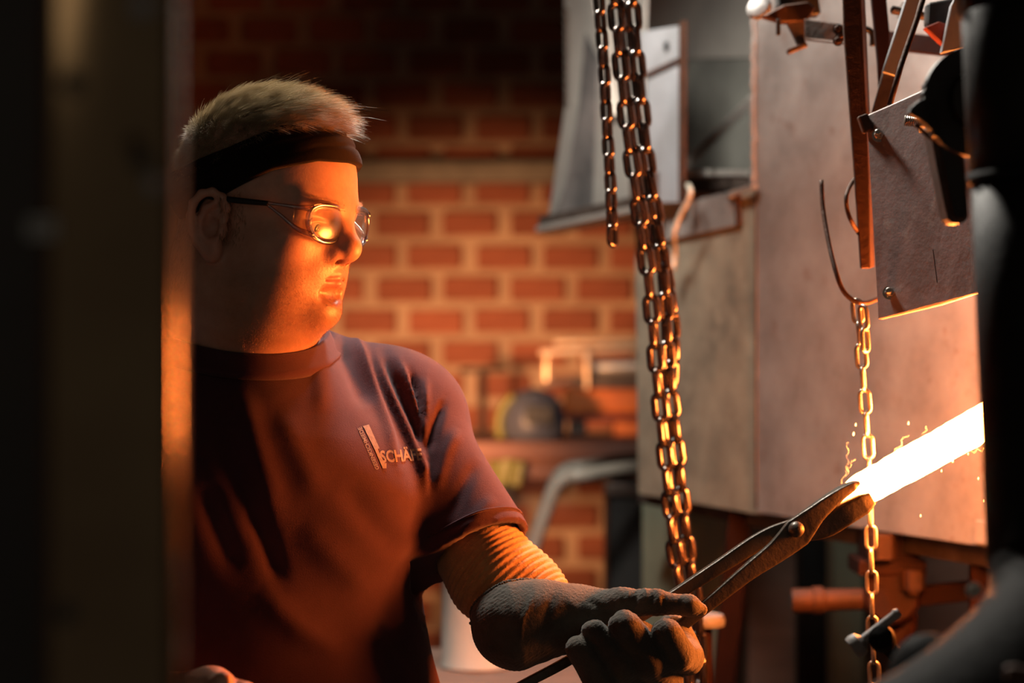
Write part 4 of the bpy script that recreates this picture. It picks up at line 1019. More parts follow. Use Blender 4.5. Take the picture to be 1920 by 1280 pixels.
zb = np.interp(ap, [0, 0.5, 1.0, 1.6, 2.3, math.pi], [0.0755, 0.0735, 0.0610, 0.034, 0.008, 0.000])
zt_ = np.interp(ap, [0, 0.5, 1.0, 1.6, 2.3, math.pi], [0.1150, 0.1130, 0.1040, 0.080, 0.057, 0.050])
tt = np.linspace(0, 1, NT)
PH = np.repeat(phi[:, None], NT, 1); ZZ = zb[:, None]*(1-tt)+zt_[:, None]*tt
RR = scalp_r(PH, ZZ)
crease = np.exp(-((tt[None, :]-(0.62+0.12*np.cos(PH)+0.03*np.sin(3*PH)))/0.055)**2)*0.0026 + np.exp(-((tt[None, :]-(0.36+0.10*np.sin(2*PH+1)))/0.05)**2)*0.0014*(0.5+0.5*np.sin(PH*2+.5)) + np.exp(-((tt[None, :]-(0.80+0.05*np.sin(4*PH)))/0.04)**2)*0.0012
bulge = 0.0018*np.sin(tt[None, :]*math.pi) + 0.0012*np.sin(PH*5+tt*6)*np.sin(tt*math.pi)
RO = RR+0.0064+bulge-1.7*crease; RI = RR-0.001
ring = lambda R_, dz=0: np.stack([0.012+R_*np.cos(PH), R_*np.sin(PH), ZZ+dz], -1)
outer = ring(RO); inner = ring(RI)
# roll the hems
outer[:, 0] = outer[:, 0]*0.55+inner[:, 0]*0.45; outer[:, -1] = outer[:, -1]*0.55+inner[:, -1]*0.45
bandV = HEAD.wm(np.concatenate([outer.reshape(-1, 3), inner.reshape(-1, 3)])); bf = []
for i in range(NPH):
    j = (i+1) % NPH
    for k in range(NT-1):
        bf.append((i*NT+k, j*NT+k, j*NT+k+1, i*NT+k+1)); o2 = NPH*NT; bf.append((o2+i*NT+k+1, o2+j*NT+k+1, o2+j*NT+k, o2+i*NT+k))
    bf.append((i*NT+NT-1, j*NT+NT-1, o2+j*NT+NT-1, o2+i*NT+NT-1)); bf.append((o2+i*NT, o2+j*NT, j*NT, i*NT))
hb_ = obj('headband', bandV, bf, M_band, person, True)

# ------------------------------------------------------------------ hair
bN = vnormals(bV, bF)
phq = np.arctan2(q[:, 1], q[:, 0]-0.012); apq = np.abs(phq)
ztop = np.interp(apq, [0, 0.5, 1.0, 1.6, 2.3, math.pi], [0.1090, 0.1070, 0.0990, 0.076, 0.053, 0.046])
onscalp = (q[:, 2] > ztop-0.001) & (q[:, 2] < 0.2)
ids = np.nonzero(onscalp)[0]
def strands(name, roots, dirs, lens, r0, m, bend, segs=4, kind='stuff'):
    n = len(roots); V = []; t = np.linspace(0, 1, segs+1)
    side = np.cross(dirs, rng.normal(size=(n, 3))); side /= np.linalg.norm(side, axis=1, keepdims=True)
    up2 = np.cross(dirs, side)
    pts = np.stack([roots + dirs*(lens*ti)[:, None] + bend*(lens*ti*ti)[:, None] for ti in t], 1)
    rad = r0*(1-0.85*t**1.5)
    ringv = []
    for k in range(3):
        a = 2*math.pi*k/3
        ringv.append(pts + (side*math.cos(a)+up2*math.sin(a))[:, None, :]*rad[None, :, None])
    A = np.stack(ringv, 2).reshape(-1, 3)                           # strand, seg, 3
    base = (np.arange(n)*(segs+1)*3)[:, None, None]; F = []
    s_ = (np.arange(segs)*3)[None, :, None]; k_ = np.arange(3)[None, None, :]; k2 = (k_+1) % 3
    F = np.stack([base+s_+k_, base+s_+k2, base+s_+3+k2, base+s_+3+k_], -1).reshape(-1, 4)
    me = bpy.data.meshes.new(name); c = A.mean(0); me.vertices.add(len(A)); me.vertices.foreach_set('co', (A-c).ravel())
    me.loops.add(F.size); me.loops.foreach_set('vertex_index', F.ravel().astype(np.int32))
    me.polygons.add(len(F)); me.polygons.foreach_set('loop_start', np.arange(0, F.size, 4, dtype=np.int32)); me.polygons.foreach_set('loop_total', np.full(len(F), 4, np.int32))
    me.update(calc_edges=True); me.materials.append(m); me.polygons.foreach_set('use_smooth', [True]*len(me.polygons))
    o = bpy.data.objects.new(name, me); COL.objects.link(o); o.location = c; adopt(o, person); o['kind'] = kind; return o
NH = 26000
pick = rng.choice(ids, NH); jit = rng.normal(size=(NH, 3))*0.0008
roots = bV[pick]+jit-bN[pick]*0.001; nl = bN[pick] @ HEAD.R
ql = q[pick]
topness = np.clip((ql[:, 2]-0.085)/0.04, 0, 1); front = np.clip((ql[:, 0]-0.03)/0.07, 0, 1)
dl = nl*1.0 + np.outer(0.30+0.75*topness, [1, 0, 0]) + np.outer(-0.55*(1-topness), [0, 0, 1]) + np.outer(0.9*topness*(1-front*.5), [0, 0, 1])
clump = np.array([[mnoise.noise(Vector((p*95).tolist())), mnoise.noise(Vector((p*95+20).tolist())), mnoise.noise(Vector((p*95+40).tolist()))] for p in ql])
dl = dl + clump*0.75 + rng.normal(size=(NH, 3))*0.16
dl /= np.linalg.norm(dl, axis=1, keepdims=True)
ln = (0.010+0.015*topness+0.010*front*topness+0.006*topness*np.clip(-ql[:, 0]/0.06, 0, 1))*rng.uniform(0.7, 1.15, NH)*(1+.25*clump[:, 0])
ln[rng.random(NH) < 0.01] *= 1.45
bendl = np.outer(0.30*topness+.15, [1, 0, 0]) + np.outer(-0.25-0.25*front, [0, 0, 1])
strands('hair', roots, dl @ HEAD.R.T, ln, 0.00022, M_hair, bendl @ HEAD.R.T)
# sideburn and nape strands below the band
sb = np.nonzero((q[:, 2] > -0.012) & (q[:, 2] < 0.040) & (np.abs(q[:, 1]) > 0.062) & (q[:, 0] > 0.010) & (q[:, 0] < 0.034) | ((q[:, 0] < -0.035) & (q[:, 2] > -0.06) & (q[:, 2] < 0.05)))[0]
pick = rng.choice(sb, 3600); nl = bN[pick] @ HEAD.R
dl = nl*0.35+np.array([0.15, 0, -1.0])+rng.normal(size=(3600, 3))*0.22; dl /= np.linalg.norm(dl, axis=1, keepdims=True)
strands('sideburns', bV[pick]-bN[pick]*.0005, dl @ HEAD.R.T, rng.uniform(.004, .009, 3600), 0.00016, mat('dark_blond_hair', (0.23, 0.15, 0.08), None, rough=0.45), np.zeros((3600, 3)))
# stubble
wgt = np.clip(jaw*0.55*(q[:, 0] > 0.0)+must*1.2+g((0.095, 0, -0.070), (0.02, 0.022, 0.014))*1.5, 0, 2)*(1-np.clip(1.6*lip, 0, 1))*(np.abs(q[:, 1]) < 0.079)
wgt[~((q[:, 2] < -0.012) & (q[:, 2] > -0.13))] = 0
pick = rng.choice(len(bV), 9000, p=wgt/wgt.sum()); nl = bN[pick] @ HEAD.R
dl = nl*0.6+np.array([0.15, 0, -0.75])+rng.normal(size=(9000, 3))*0.3; dl /= np.linalg.norm(dl, axis=1, keepdims=True)
strands('stubble', bV[pick]-bN[pick]*.0003+rng.normal(size=(9000, 3))*.0005, dl @ HEAD.R.T, rng.uniform(.0010, .0026, 9000), 0.00007, M_beard, np.zeros((9000, 3)), 2)
# eyebrows
eb = np.nonzero((np.abs(np.abs(q[:, 1])-0.030) < 0.021) & (np.abs(q[:, 2]-0.0335-0.12*(np.abs(q[:, 1])-.03)) < 0.0042) & (q[:, 0] > 0.08))[0]
if len(eb):
    pick = rng.choice(eb, 500); sg = np.sign(q[pick][:, 1])
    dl = (bN[pick] @ HEAD.R)*0.3+np.stack([np.zeros(500), sg*0.9, np.full(500, .15)], 1)+rng.normal(size=(500, 3))*.25; dl /= np.linalg.norm(dl, axis=1, keepdims=True)
    strands('eyebrows', bV[pick]-bN[pick]*.0003, dl @ HEAD.R.T, rng.uniform(.004, .007, 500), 0.00011, mat('brow_hair', (0.45, 0.30, 0.16), None, rough=0.4), np.zeros((500, 3)), 3)

# ------------------------------------------------------------------ safety glasses
def hw_(p): return Vector(HEAD.w((p[0]*SX, p[1], p[2])))
def lens_xy(s, a, grow=0.0):
    e = 0.66 if math.sin(a) > 0 else 0.84
    yy = 0.0275+grow; zz = 0.0180+grow
    y = math.copysign(abs(math.cos(a))**e, math.cos(a))*yy; z = math.copysign(abs(math.sin(a))**e, math.sin(a))*zz
    if z < 0: y *= 1-0.16*(-z/zz)                                    # narrower below
    yl = 0.0340+y; return (0.1125-3.6*max(yl-.012, 0)**2-(0.010*(-z) if z < 0 else 0), s*yl, 0.0140+z)
gl_ = obj('safety_glasses', *tube_vf([hw_(lens_xy(-1, a)) for a in np.linspace(0, 2*math.pi, 48, endpoint=False)], 0.0027, 10, True), M_frame, person, True)
obj('rim', *tube_vf([hw_(lens_xy(1, a)) for a in np.linspace(0, 2*math.pi, 48, endpoint=False)], 0.0027, 10, True), M_frame, gl_, True)
for s in (-1, 1):
    rings = []; N = 40
    for rr in (1.0, 0.75, 0.5, 0.25):
        for a in np.linspace(0, 2*math.pi, N, endpoint=False):
            p = np.array(lens_xy(s, a)); yl = (abs(p[1])-.034)*rr+.034; z = (p[2]-.0140)*rr+.0140
            rings.append((0.1130-3.6*max(yl-.012, 0)**2-(0.010*(.0140-z) if z < .0140 else 0)+0.0025*(1-rr*rr), s*yl, z))
    c = (0.1130-3.6*.022**2+.0025, s*.034, .0140)
    V = [hw_(p) for p in rings]+[hw_(c)]; F = []
    for r_ in range(3):
        for k in range(N): F.append((r_*N+k, r_*N+(k+1) % N, (r_+1)*N+(k+1) % N, (r_+1)*N+k))
    for k in range(N): F.append((3*N+k, 3*N+(k+1) % N, 4*N))
    o = obj('lens', V, F, M_lens, gl_, True)
    o2_ = o.modifiers.new('thick', 'SOLIDIFY'); o2_.thickness = 0.0016
    # second ring of the thick lens edge
    obj('lens_edge', *tube_vf([hw_(np.array(lens_xy(s, a, -0.004))+np.array([-.0022, 0, 0])) for a in np.linspace(0, 2*math.pi, 40, endpoint=False)], 0.0008, 6, True), M_lens, gl_, True)
    top = [lens_xy(s, a) for a in (math.radians(20), )][0]
    # temple: two clear rails meeting in a black sleeve
    hx = 0.083; yo = s*0.0735
    A1 = lens_xy(s, math.radians(42)); A2 = lens_xy(s, math.radians(-38))
    up = [A1, (0.098, s*0.0690, 0.0270), (0.080, s*0.0765, 0.0280), (0.064, s*0.0800, 0.0290)]
    lo = [A2, (0.097, s*0.0690, 0.0060), (0.080, s*0.0760, 0.0180), (0.064, s*0.0800, 0.0275)]
    obj('temple', *tube_vf(smooth_path([hw_(p) for p in up], 8), [0.0040, 0.0026, 0.0016, 0.0018], 8), M_frame, gl_, True)
    obj('temple', *tube_vf(smooth_path([hw_(p) for p in lo], 8), [0.0036, 0.0028, 0.0018, 0.0016], 8), M_frame, gl_, True)
    # side shield between the rails
    V = []; F = []; us = smooth_path([hw_(p) for p in up[:3]], 6); ls = smooth_path([hw_(p) for p in lo[:3]], 6); nn_ = min(len(us), 9)
    for i in range(nn_): V += [us[i], ls[i]]
    for i in range(nn_-1): F.append((2*i, 2*i+2, 2*i+3, 2*i+1))
    o = obj('side_shield', V, F, M_lens, gl_, True); md = o.modifiers.new('thick', 'SOLIDIFY'); md.thickness = 0.0012
    o = obj('temple_sleeve', *tube_vf(smooth_path([hw_(p) for p in ((0.066, s*0.0798, 0.0283), (0.034, s*0.0835, 0.0290), (0.006, s*0.0845, 0.0300), (-0.010, s*0.085, 0.030), (-0.024, s*0.083, 0.016))], 6), [0.0026, 0.0030, 0.0028, 0.0026, 0.002], 10), M_black, gl_, True); o['label'] = 'black rubber temple sleeve'
tube_b = smooth_path([hw_(p) for p in ((0.1105, -0.0085, 0.019), (0.1150, 0, 0.0225), (0.1105, 0.0085, 0.019))], 6)
obj('bridge', *tube_vf(tube_b, 0.0026, 10), M_frame, gl_, True)

# ------------------------------------------------------------------ t-shirt
SH = Model()
def t(p, k=0.03, op='+', mirror=False, fr=TORSO): SH.add(p, k, fr, op, mirror)
t(E((0.020, 0, -0.20), (0.128, 0.188, 0.205)))
t(E((0.045, 0, -0.42), (0.155, 0.198, 0.230)), 0.05)
t(E((0.075, 0.065, -0.165), (0.062, 0.085, 0.075)), 0.05, mirror=True)
t(C((-0.010, -0.175, -0.080), (-0.010, 0.175, -0.080), 0.056), 0.05)
t(C((-0.025, 0.055, -0.014), (-0.010, 0.185, -0.066), 0.046, 0.044), 0.04, mirror=True)
t(C((0.0, 0, -0.055), (0.02, 0, -0.12), 0.088, 0.11), 0.04)
t(C((0.035, 0, -0.40), (0.03, 0, -0.66), 0.15, 0.155), 0.05)
slA = np.array(P(735, 752, 2.115)); slB = np.array(P(902, 1052, 2.045))
SH.add(C(slA, slB, 0.054, 0.060), 0.030)
srA = TORSO.w((-0.01, -0.165, -0.085)); srB = TORSO.w((0.0, -0.225, -0.30))
SH.add(C(srA, srB, 0.060, 0.066), 0.030)
sleeve_dir = (slB-slA)/np.linalg.norm(slB-slA)
cutL = np.array(P(897, 1026, 2.045)); cutn = np.array(P(940, 1116, 2.02))-np.array(P(897, 1026, 2.045)); cutn /= np.linalg.norm(cutn)
sdr = (srB-srA)/np.linalg.norm(srB-srA); cutR = srB-sdr*0.02
CZ0, CZK = 0.016, 0.29
def shirt_clip(D, xs, ys, zs):
    X, Y, Z = xs[:, None, None], ys[None, :, None], zs[None, None, :]
    def plane(p, n): return (X-p[0])*n[0]+(Y-p[1])*n[1]+(Z-p[2])*n[2]
    # the sleeves end at a hem and are hollow there
    for (a, b, pc, n, r) in ((slA, slB, cutL, cutn, 0.0545), (srA, srB, cutR, sdr, 0.058)):
        near = prim(C(a, b+(b-a)*.4, r+0.03), X, Y, Z) < 0
        pl = plane(pc, n)
        D = np.where(near, np.maximum(D, pl.astype(np.float32)), D)
        hol = prim(C(pc-n*0.07, b+(b-a)*.4, r-0.012, r), X, Y, Z)
        D = np.where(near, np.maximum(D, -hol.astype(np.float32)), D)
    # hem at the hips, neck opening
    D = np.maximum(D, (hz-0.06-Z).astype(np.float32))
    # neck opening: everything above the collar plane is cut away round the neck
    o_ = TORSO.w((0, 0, 0)); f_ = (X-o_[0])*Ft[0]+(Y-o_[1])*Ft[1]+0*Z; l_ = (X-o_[0])*Lt[0]+(Y-o_[1])*Lt[1]+0*Z; z_ = Z-o_[2]+0*X
    cut = (z_-(CZ0-CZK*f_))*0.95; inside = np.hypot(f_-0.0, l_) < 0.112
    D = np.where(inside, np.maximum(D, cut.astype(np.float32)), D)
    return D.astype(np.float32)
# wrinkles: creases drawn as poly-lines across the cloth (position in the torso's front plane), raised or sunk along the normal
FOLDS = [  # (points in photo space, half width px, height mm)
    ([(655, 610), (680, 665), (705, 740), (728, 810), (748, 880)], 9, 5.0),
    ([(640, 640), (662, 700), (690, 770)], 16, -5.0),
    ([(700, 655), (732, 735), (765, 810), (792, 880), (800, 940)], 8, 4.5),
    ([(722, 660), (752, 735), (782, 800), (797, 860)], 9, -6.0),
    ([(748, 670), (775, 740), (790, 800)], 6, 4.0),
    ([(770, 690), (786, 750), (794, 800)], 6, -5.0),
    ([(800, 700), (796, 760), (790, 830), (800, 900)], 8, 4.0),
    ([(835, 745), (815, 800), (803, 850)], 8, -4.0),
    ([(860, 800), (835, 850), (815, 930)], 12, 3.0),
    ([(900, 860), (870, 910), (835, 980)], 14, -2.5),
    ([(930, 930), (900, 960), (850, 1010)], 12, 2.0),
    ([(590, 640), (600, 700), (605, 780)], 16, 2.5),
    ([(430, 700), (470, 800), (500, 900), (520, 1000)], 26, 3.0),
    ([(400, 760), (440, 860), (480, 960)], 20, -4.0),
    ([(470, 940), (500, 1010), (530, 1100)], 18, -5.0),
    ([(560, 980), (620, 1040), (700, 1120)], 30, 2.5),
    ([(640, 900), (700, 980), (760, 1040)], 26, -2.5),
    ([(380, 900), (410, 990), (450, 1080)], 22, -4.0),
    ([(520, 760), (560, 850), (600, 940)], 26, 2.5),
    ([(800, 1000), (760, 1100), (700, 1200)], 24, -3.0),
    ([(480, 1100), (560, 1180), (660, 1240)], 26, 3.0),
]
def polyd(U, W, pts):
    best = np.full(U.shape, 1e9); pos = np.zeros(U.shape); n = len(pts)-1
    for i, ((a, b), (c, d)) in enumerate(zip(pts, pts[1:])):
        L = (c-a)**2+(d-b)**2; h_ = np.clip(((U-a)*(c-a)+(W-b)*(d-b))/L, 0, 1)
        e = np.hypot(U-a-(c-a)*h_, W-b-(d-b)*h_); m = e < best; best = np.where(m, e, best); pos = np.where(m, (i+h_)/n, pos)
    return best, pos
def shirt_disp(V, F):
    N = vnormals(V, F); U, W = proj(V); fac = np.clip((N @ np.array([0, -1, 0]))*3+.4, 0, 1)
    d = np.zeros(len(V))
    for pts, wd, hmm in FOLDS:
        e, pos = polyd(U, W, pts); d += hmm*0.00115*np.exp(-(e/wd)**2)*np.clip(np.sin(np.clip(pos, .03, .97)*math.pi)*1.5, 0, 1)
    lowf = np.array([mnoise.noise(Vector((a*14, b*14, c*9))) for a, b, c in V])*0.0028
    return V + N*((d*fac+lowf)[:, None])
xs = axis([(-0.62, -0.36, 0.008), (-0.36, 0.03, 0.0036)]); ys = axis([(1.78, 2.24, 0.0040), (2.24, 2.32, 0.008)]); zs = axis([(0.80, 1.14, 0.009), (1.14, 1.56, 0.0036)])
shirt, sV, sF = sdf_obj('shirt', SH, xs, ys, zs, M_shirt, person, shirt_disp, shirt_clip)
# sleeve hem seam and collar band
def ring_on(c, n, r, m=40):
    R_ = frame(Vector(n)); return [Vector(c)+R_.col[0]*r*math.cos(2*math.pi*k/m)+R_.col[1]*r*math.sin(2*math.pi*k/m) for k in range(m)]
shirt_bvh = BVHTree.FromPolygons([Vector(v) for v in sV], [list(map(int, f)) for f in sF])
def on_shirt_ring(c, n, lift, m=64):
    out = []
    for p in ring_on(c, n, 0.12, m):
        o_, nr, i_, d_ = shirt_bvh.ray_cast(p, (Vector(c)-p).normalized(), 0.3)
        if o_ is not None: out.append(o_+nr*lift)
    return out
pts = on_shirt_ring(cutL-cutn*0.014, cutn, 0.0004)
if len(pts) > 20: obj('sleeve_hem', *tube_vf(pts, 0.0013, 6, True), M_shirt, shirt, True)
NK0 = HEAD.w((-0.022, 0, -0.040)); NK1 = TORSO.w((-0.015, 0, -0.075))
# collar: follows the neck opening, lower at the front
cpts = []; cout = []
for k in range(64):
    a = 2*math.pi*k/64; rs_ = np.linspace(0.125, 0.045, 81)
    X_ = np.stack([-0.008+rs_*math.cos(a), rs_*math.sin(a), CZ0-CZK*(-0.008+rs_*math.cos(a))], 1)
    dd_ = H.ev(TORSO.wm(X_)); hit = np.nonzero(dd_ < 0.0045)[0]; r_ = rs_[hit[0]] if len(hit) else 0.07
    cpts.append(r_)
cpts = np.array(cpts)
for _ in range(3): cpts = (np.roll(cpts, 1)+cpts*2+np.roll(cpts, -1))/4
cpts = [Vector(TORSO.w((-0.008+r_*math.cos(2*math.pi*k/64), r_*math.sin(2*math.pi*k/64), CZ0-CZK*(-0.008+r_*math.cos(2*math.pi*k/64))))) for k, r_ in enumerate(cpts)]
V = []; F = []
n_ = 64
for p in cpts:
    c0 = Vector(TORSO.w((-0.008, 0, p.z-TORSO.o[2]))); out_ = (p-c0).normalized()
    prof_ = [(-0.0025, 0.0060), (0.0010, 0.0072), (0.0035, 0.0045), (0.0065, -0.002), (0.0105, -0.009), (0.0135, -0.0125), (0.011, -0.019), (-0.008, -0.016)]
    for a, b in prof_: V.append(p+out_*a+Vector((0, 0, b)))
for i in range(n_):
    for k in range(8): F.append((i*8+k, ((i+1) % n_)*8+k, ((i+1) % n_)*8+(k+1) % 8, i*8+(k+1) % 8))
obj('collar', V, F, M_shirt, shirt, True)
# the print on the left breast
def project_print(name, verts2, faces, m):
    """flat print laid onto the cloth; verts2 in photo pixels"""
    V = []
    for (u, v_) in verts2:
        d = Vector(((u-960)/FPX, 1, (640-v_)/FPX)).normalized(); o_, nr, i_, dist = shirt_bvh.ray_cast(Vector((0, 0, CAM_Z)), d, 5)
        V.append((o_ + nr*0.0006) if o_ is not None else Vector((0, 0, CAM_Z))+d*2.0)
    return obj(name, V, faces, m, shirt)
def text_mesh(s, bold=0.0):
    cu = bpy.data.curves.new('t', 'FONT'); cu.body = s; cu.size = 1.0; cu.offset = bold; cu.resolution_u = 3
    ob = bpy.data.objects.new('t', cu); COL.objects.link(ob)
    dg = bpy.context.evaluated_depsgraph_get(); me = bpy.data.meshes.new_from_object(ob.evaluated_get(dg))
    bm = bmesh.new(); bm.from_mesh(me); bmesh.ops.triangulate(bm, faces=bm.faces); bmesh.ops.subdivide_edges(bm, edges=[e for e in bm.edges if e.calc_length() > 0.12], cuts=2)
    bmesh.ops.triangulate(bm, faces=bm.faces)
    V = np.array([v.co[:] for v in bm.verts])[:, :2]; bm.verts.index_update(); F = [[v.index for v in f.verts] for f in bm.faces]
    bm.free(); bpy.data.meshes.remove(me); bpy.data.objects.remove(ob); bpy.data.curves.remove(cu)
    V = (V-V.min(0))/(V.max(0)-V.min(0)); return V, F
def quadmap(V, p00, p10, p01, p11):
    s, t_ = V[:, :1], V[:, 1:]
    return (1-s)*(1-t_)*np.array(p00)+s*(1-t_)*np.array(p10)+(1-s)*t_*np.array(p01)+s*t_*np.array(p11)
tv, tf = text_mesh('SCHÄFE', 0.03)
project_print('chest_lettering', quadmap(tv, (715, 868), (793, 863), (710, 840), (788, 836)), tf, M_print)
tv, tf = text_mesh('GESENKSCHMIEDE', 0.02)
project_print('side_lettering', quadmap(tv, (711, 879), (677, 800), (704, 881), (670, 803)), tf, M_print2)
def strip(c4, n):
    V = []; F = []
    for i in range(n+1):
        for j in range(3): V.append(tuple(quadmap(np.array([[i/n, j/2]]), *c4)[0]))
    for i in range(n):
        for j in range(2): F.append((i*3+j, (i+1)*3+j, (i+1)*3+j+1, i*3+j+1))
    return V, F
v1, f1 = strip(((680, 799), (702, 843), (691, 796), (711, 841)), 8)
project_print('mark_bar', v1, f1, M_print2)
v1, f1 = strip(((702, 843), (717, 878), (707, 841), (722, 872)), 6); v2, f2 = strip(((717, 878), (724, 878), (714, 869), (724, 868)), 2)
project_print('mark_foot', v1, f1, M_print); project_print('mark_foot', v2, f2, M_print)

# ------------------------------------------------------------------ knitted sleeve, glove
KN = Model()
kA = np.array(P(878, 1010, 2.075)); kB = np.array(P(926, 1078, 2.045)); kC = np.array(P(985, 1113, 2.045)); kD = np.array(P(1060, 1150, 2.012))
KN.add(C(kA, kB, 0.046, 0.045), 0.01); KN.add(C(kB, kC, 0.045, 0.040), 0.02); KN.add(C(kC, kD, 0.038, 0.022), 0.02)
def knit_disp(V, F):
    N = vnormals(V, F); ba = kC-kA; s = (V-kA) @ ba/np.linalg.norm(ba)
    wob = np.array([mnoise.noise(Vector((p*22).tolist())) for p in V])
    ph = s*2*math.pi/0.0066+wob*1.6
    amp = np.clip((s-0.012)/0.03, 0, 1)*0.0008
    return V + N*((np.sin(ph)*amp + wob*0.0012)[:, None])
xs = axis([(-0.11, 0.09, 0.0016)]); ys = axis([(1.86, 2.14, 0.0026)]); zs = axis([(1.17, 1.35, 0.0016)])
def knit_clip(D, xs, ys, zs):
    X, Y, Z = xs[:, None, None], ys[None, :, None], zs[None, None, :]; n = (kA-kB)/np.linalg.norm(kA-kB); p = kA-n*0.004
    return np.maximum(D, ((X-p[0])*n[0]+(Y-p[1])*n[1]+(Z-p[2])*n[2]).astype(np.float32))
sdf_obj('knit_sleeve', KN, xs, ys, zs, M_knit, person, knit_disp, knit_clip)

GL = Model()
def pr_(u, v, d): return np.array(P(u, v, d+0.10))
def gc(a, b, ra, rb, k=0.006): GL.add(C(pr_(*a), pr_(*b), px(ra, 1.9), px(rb, 1.9)), k)
GL.add(C(pr_(968, 1178, 1.885), pr_(1075, 1158, 1.890), px(82, 1.93), px(56, 1.9)), 0.02)      # gauntlet
GL.add(C(pr_(950, 1150, 1.895), pr_(1010, 1140, 1.885), px(52, 1.93), px(44, 1.9)), 0.03)
gc((1075, 1158, 1.890), (1130, 1175, 1.90), 56, 50, 0.02)
gc((1130, 1175, 1.905), (1215, 1215, 1.915), 50, 46, 0.02)                                       # palm, behind the handles
gc((1080, 1150, 1.90), (1165, 1132, 1.875), 44, 31, 0.012)                                       # thumb
gc((1165, 1132, 1.875), (1232, 1128, 1.868), 29, 25, 0.005)
gc((1232, 1130, 1.868), (1290, 1134, 1.868), 23, 21, 0.003)
gc((1290, 1134, 1.868), (1314, 1142, 1.872), 20, 13, 0.005)
# fingers come round from behind, below the handles, tips curl up at the front
def finger(kn, mid, tip, end, r):
    gc(kn, mid, r[0], r[1], 0.004); gc(mid, tip, r[1], r[2], 0.003); gc(tip, end, r[2], r[3], 0.004)
finger((1262, 1185, 1.925), (1288, 1232, 1.895), (1268, 1226, 1.862), (1250, 1186, 1.848), (38, 34, 34, 29))
finger((1225, 1220, 1.925), (1248, 1276, 1.888), (1212, 1240, 1.853), (1172, 1172, 1.842), (38, 34, 36, 31))
finger((1190, 1240, 1.925), (1215, 1310, 1.885), (1168, 1250, 1.848), (1112, 1183, 1.845), (36, 32, 31, 23))
finger((1150, 1250, 1.925), (1170, 1340, 1.885), (1132, 1288, 1.845), (1086, 1216, 1.842), (34, 30, 31, 27))
def glove_disp(V, F):
    N = vnormals(V, F); U, W = proj(V); d = np.zeros(len(V))
    for pts, wd, hmm in (([(1005, 1110), (980, 1160), (970, 1230)], 5, 1.3), ([(1040, 1105), (1025, 1150), (1015, 1190)], 10, -2.0), ([(1060, 1112), (1080, 1140), (1090, 1180)], 9, 1.6),
                         ([(1195, 1098), (1192, 1130), (1186, 1150)], 4, -2.2), ([(1210, 1100), (1212, 1126)], 4, 1.6), ([(1225, 1108), (1224, 1135)], 4, -1.8), ([(1180, 1104), (1176, 1135)], 4, 1.2), ([(1246, 1112), (1244, 1140)], 4, -1.6), ([(1276, 1118), (1276, 1145)], 4, -1.4), ([(1100, 1120), (1140, 1150)], 8, -1.6), ([(1080, 1170), (1130, 1150), (1170, 1150)], 7, -1.8)):
        e, pos = polyd(U, W, pts); d += hmm*.001*np.exp(-(e/wd)**2)*np.sin(np.clip(pos, .08, .92)*math.pi)
    low = np.array([mnoise.noise(Vector((p*38).tolist())) for p in V])*0.0014
    rib = np.sin((W*0.83+U*0.55)*1.15)*0.00022
    return V+N*((d+low+rib)[:, None])
gx = pr_(950, 1165, 1.955); gn = np.array(P(950, 1165, 1.955))-np.array(P(1075, 1158, 1.90)); gn /= np.linalg.norm(gn)
def glove_clip(D, xs, ys, zs):
    X, Y, Z = xs[:, None, None], ys[None, :, None], zs[None, None, :]; n = np.array([-0.42, 0.62, 0.66]); n /= np.linalg.norm(n); p = pr_(922, 1128, 1.895)
    pl = (X-p[0])*n[0]+(Y-p[1])*n[1]+(Z-p[2])*n[2]
    D = np.maximum(D, pl.astype(np.float32))
    hol = prim(C(pr_(900, 1140, 1.94), pr_(1010, 1165, 1.885), px(70, 1.93), px(52, 1.93)), X, Y, Z)
    return np.maximum(D, -hol.astype(np.float32)).astype(np.float32)
xs = axis([(-0.06, 0.21, 0.0015)]); ys = axis([(1.90, 2.14, 0.0019)]); zs = axis([(1.10, 1.29, 0.0015)])
gv, gV, gF = sdf_obj('glove', GL, xs, ys, zs, M_glove, person, glove_disp, glove_clip)
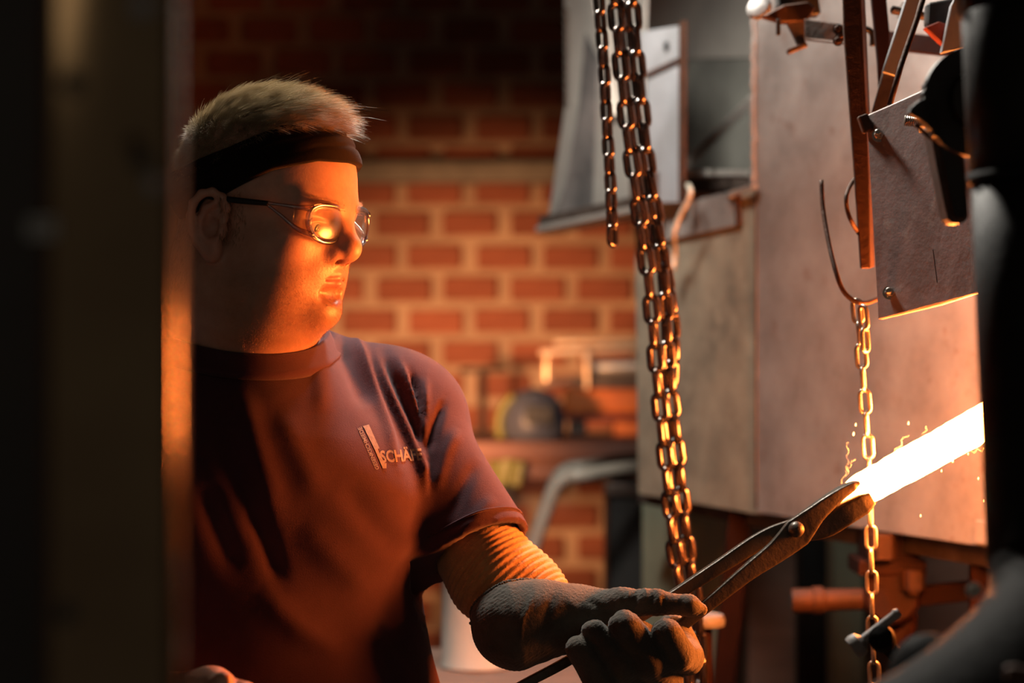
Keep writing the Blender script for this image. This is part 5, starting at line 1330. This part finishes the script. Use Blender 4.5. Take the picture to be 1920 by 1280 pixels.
cn = np.array([-0.42, 0.62, 0.66]); cn /= np.linalg.norm(cn); cp = pr_(922, 1128, 1.895)
nearv = gV[np.abs((gV-cp) @ cn) < 0.0022]; cc = nearv.mean(0); R3 = np.array(frame(Vector(cn))); ang = np.arctan2((nearv-cc) @ R3[:, 1], (nearv-cc) @ R3[:, 0]); rad = np.linalg.norm(nearv-cc, axis=1)
rim = []
for k in range(90):
    m_ = (np.abs((ang-(-math.pi+2*math.pi*k/90)+math.pi) % (2*math.pi)-math.pi) < 0.06)
    if m_.any(): i_ = np.argmax(rad*m_); rim.append(Vector(nearv[i_]))
if len(rim) > 30:
    rp = smooth_path(rim, 4, True)
    obj('cuff_seam', *tube_vf(rp, [0.0013+0.0005*(k % 4 < 2) for k in range(len(rp))], 6, True), M_glove, gv, True)

# ------------------------------------------------------------------ trousers and boots (below the frame)
TR = Model()
TR.add(E(TORSO.w((0.02, 0, -0.60)), (0.15, 0.15, 0.10)), 0.04)
for s in (-1, 1):
    hp = TORSO.w((0.02, s*0.085, -0.60)); kn = TORSO.w((0.03+0.02*s, s*0.12, 0)); kn[2] = 0.50; an = TORSO.w((0.0+0.03*s, s*0.14, 0)); an[2] = 0.10
    TR.add(C(hp, kn, 0.10, 0.075), 0.04); TR.add(C(kn, an, 0.075, 0.065), 0.03)
    BTm = Model(); BTm.add(C(an+np.array([0, 0, .06]), an-np.array([0, 0, .03]), 0.052, 0.056), .02); fo = an+Ft*0.15; fo[2] = 0.045
    BTm.add(C(an-np.array([0, 0, .045]), fo, 0.046, 0.042), .03)
    c = an+Ft*.07
    def bclip(D, xs, ys, zs): return np.maximum(D, (0.003-zs[None, None, :]).astype(np.float32))
    sdf_obj('boot', BTm, np.arange(c[0]-.2, c[0]+.2, .01), np.arange(c[1]-.2, c[1]+.2, .01), np.arange(-.03, .26, .01), M_boot, person, None, bclip)
xs = np.arange(-0.56, 0.03, .014); ys = np.arange(1.75, 2.35, .014); zs = np.arange(0.03, 1.05, .016)
sdf_obj('trousers', TR, xs, ys, zs, M_trouser, person)
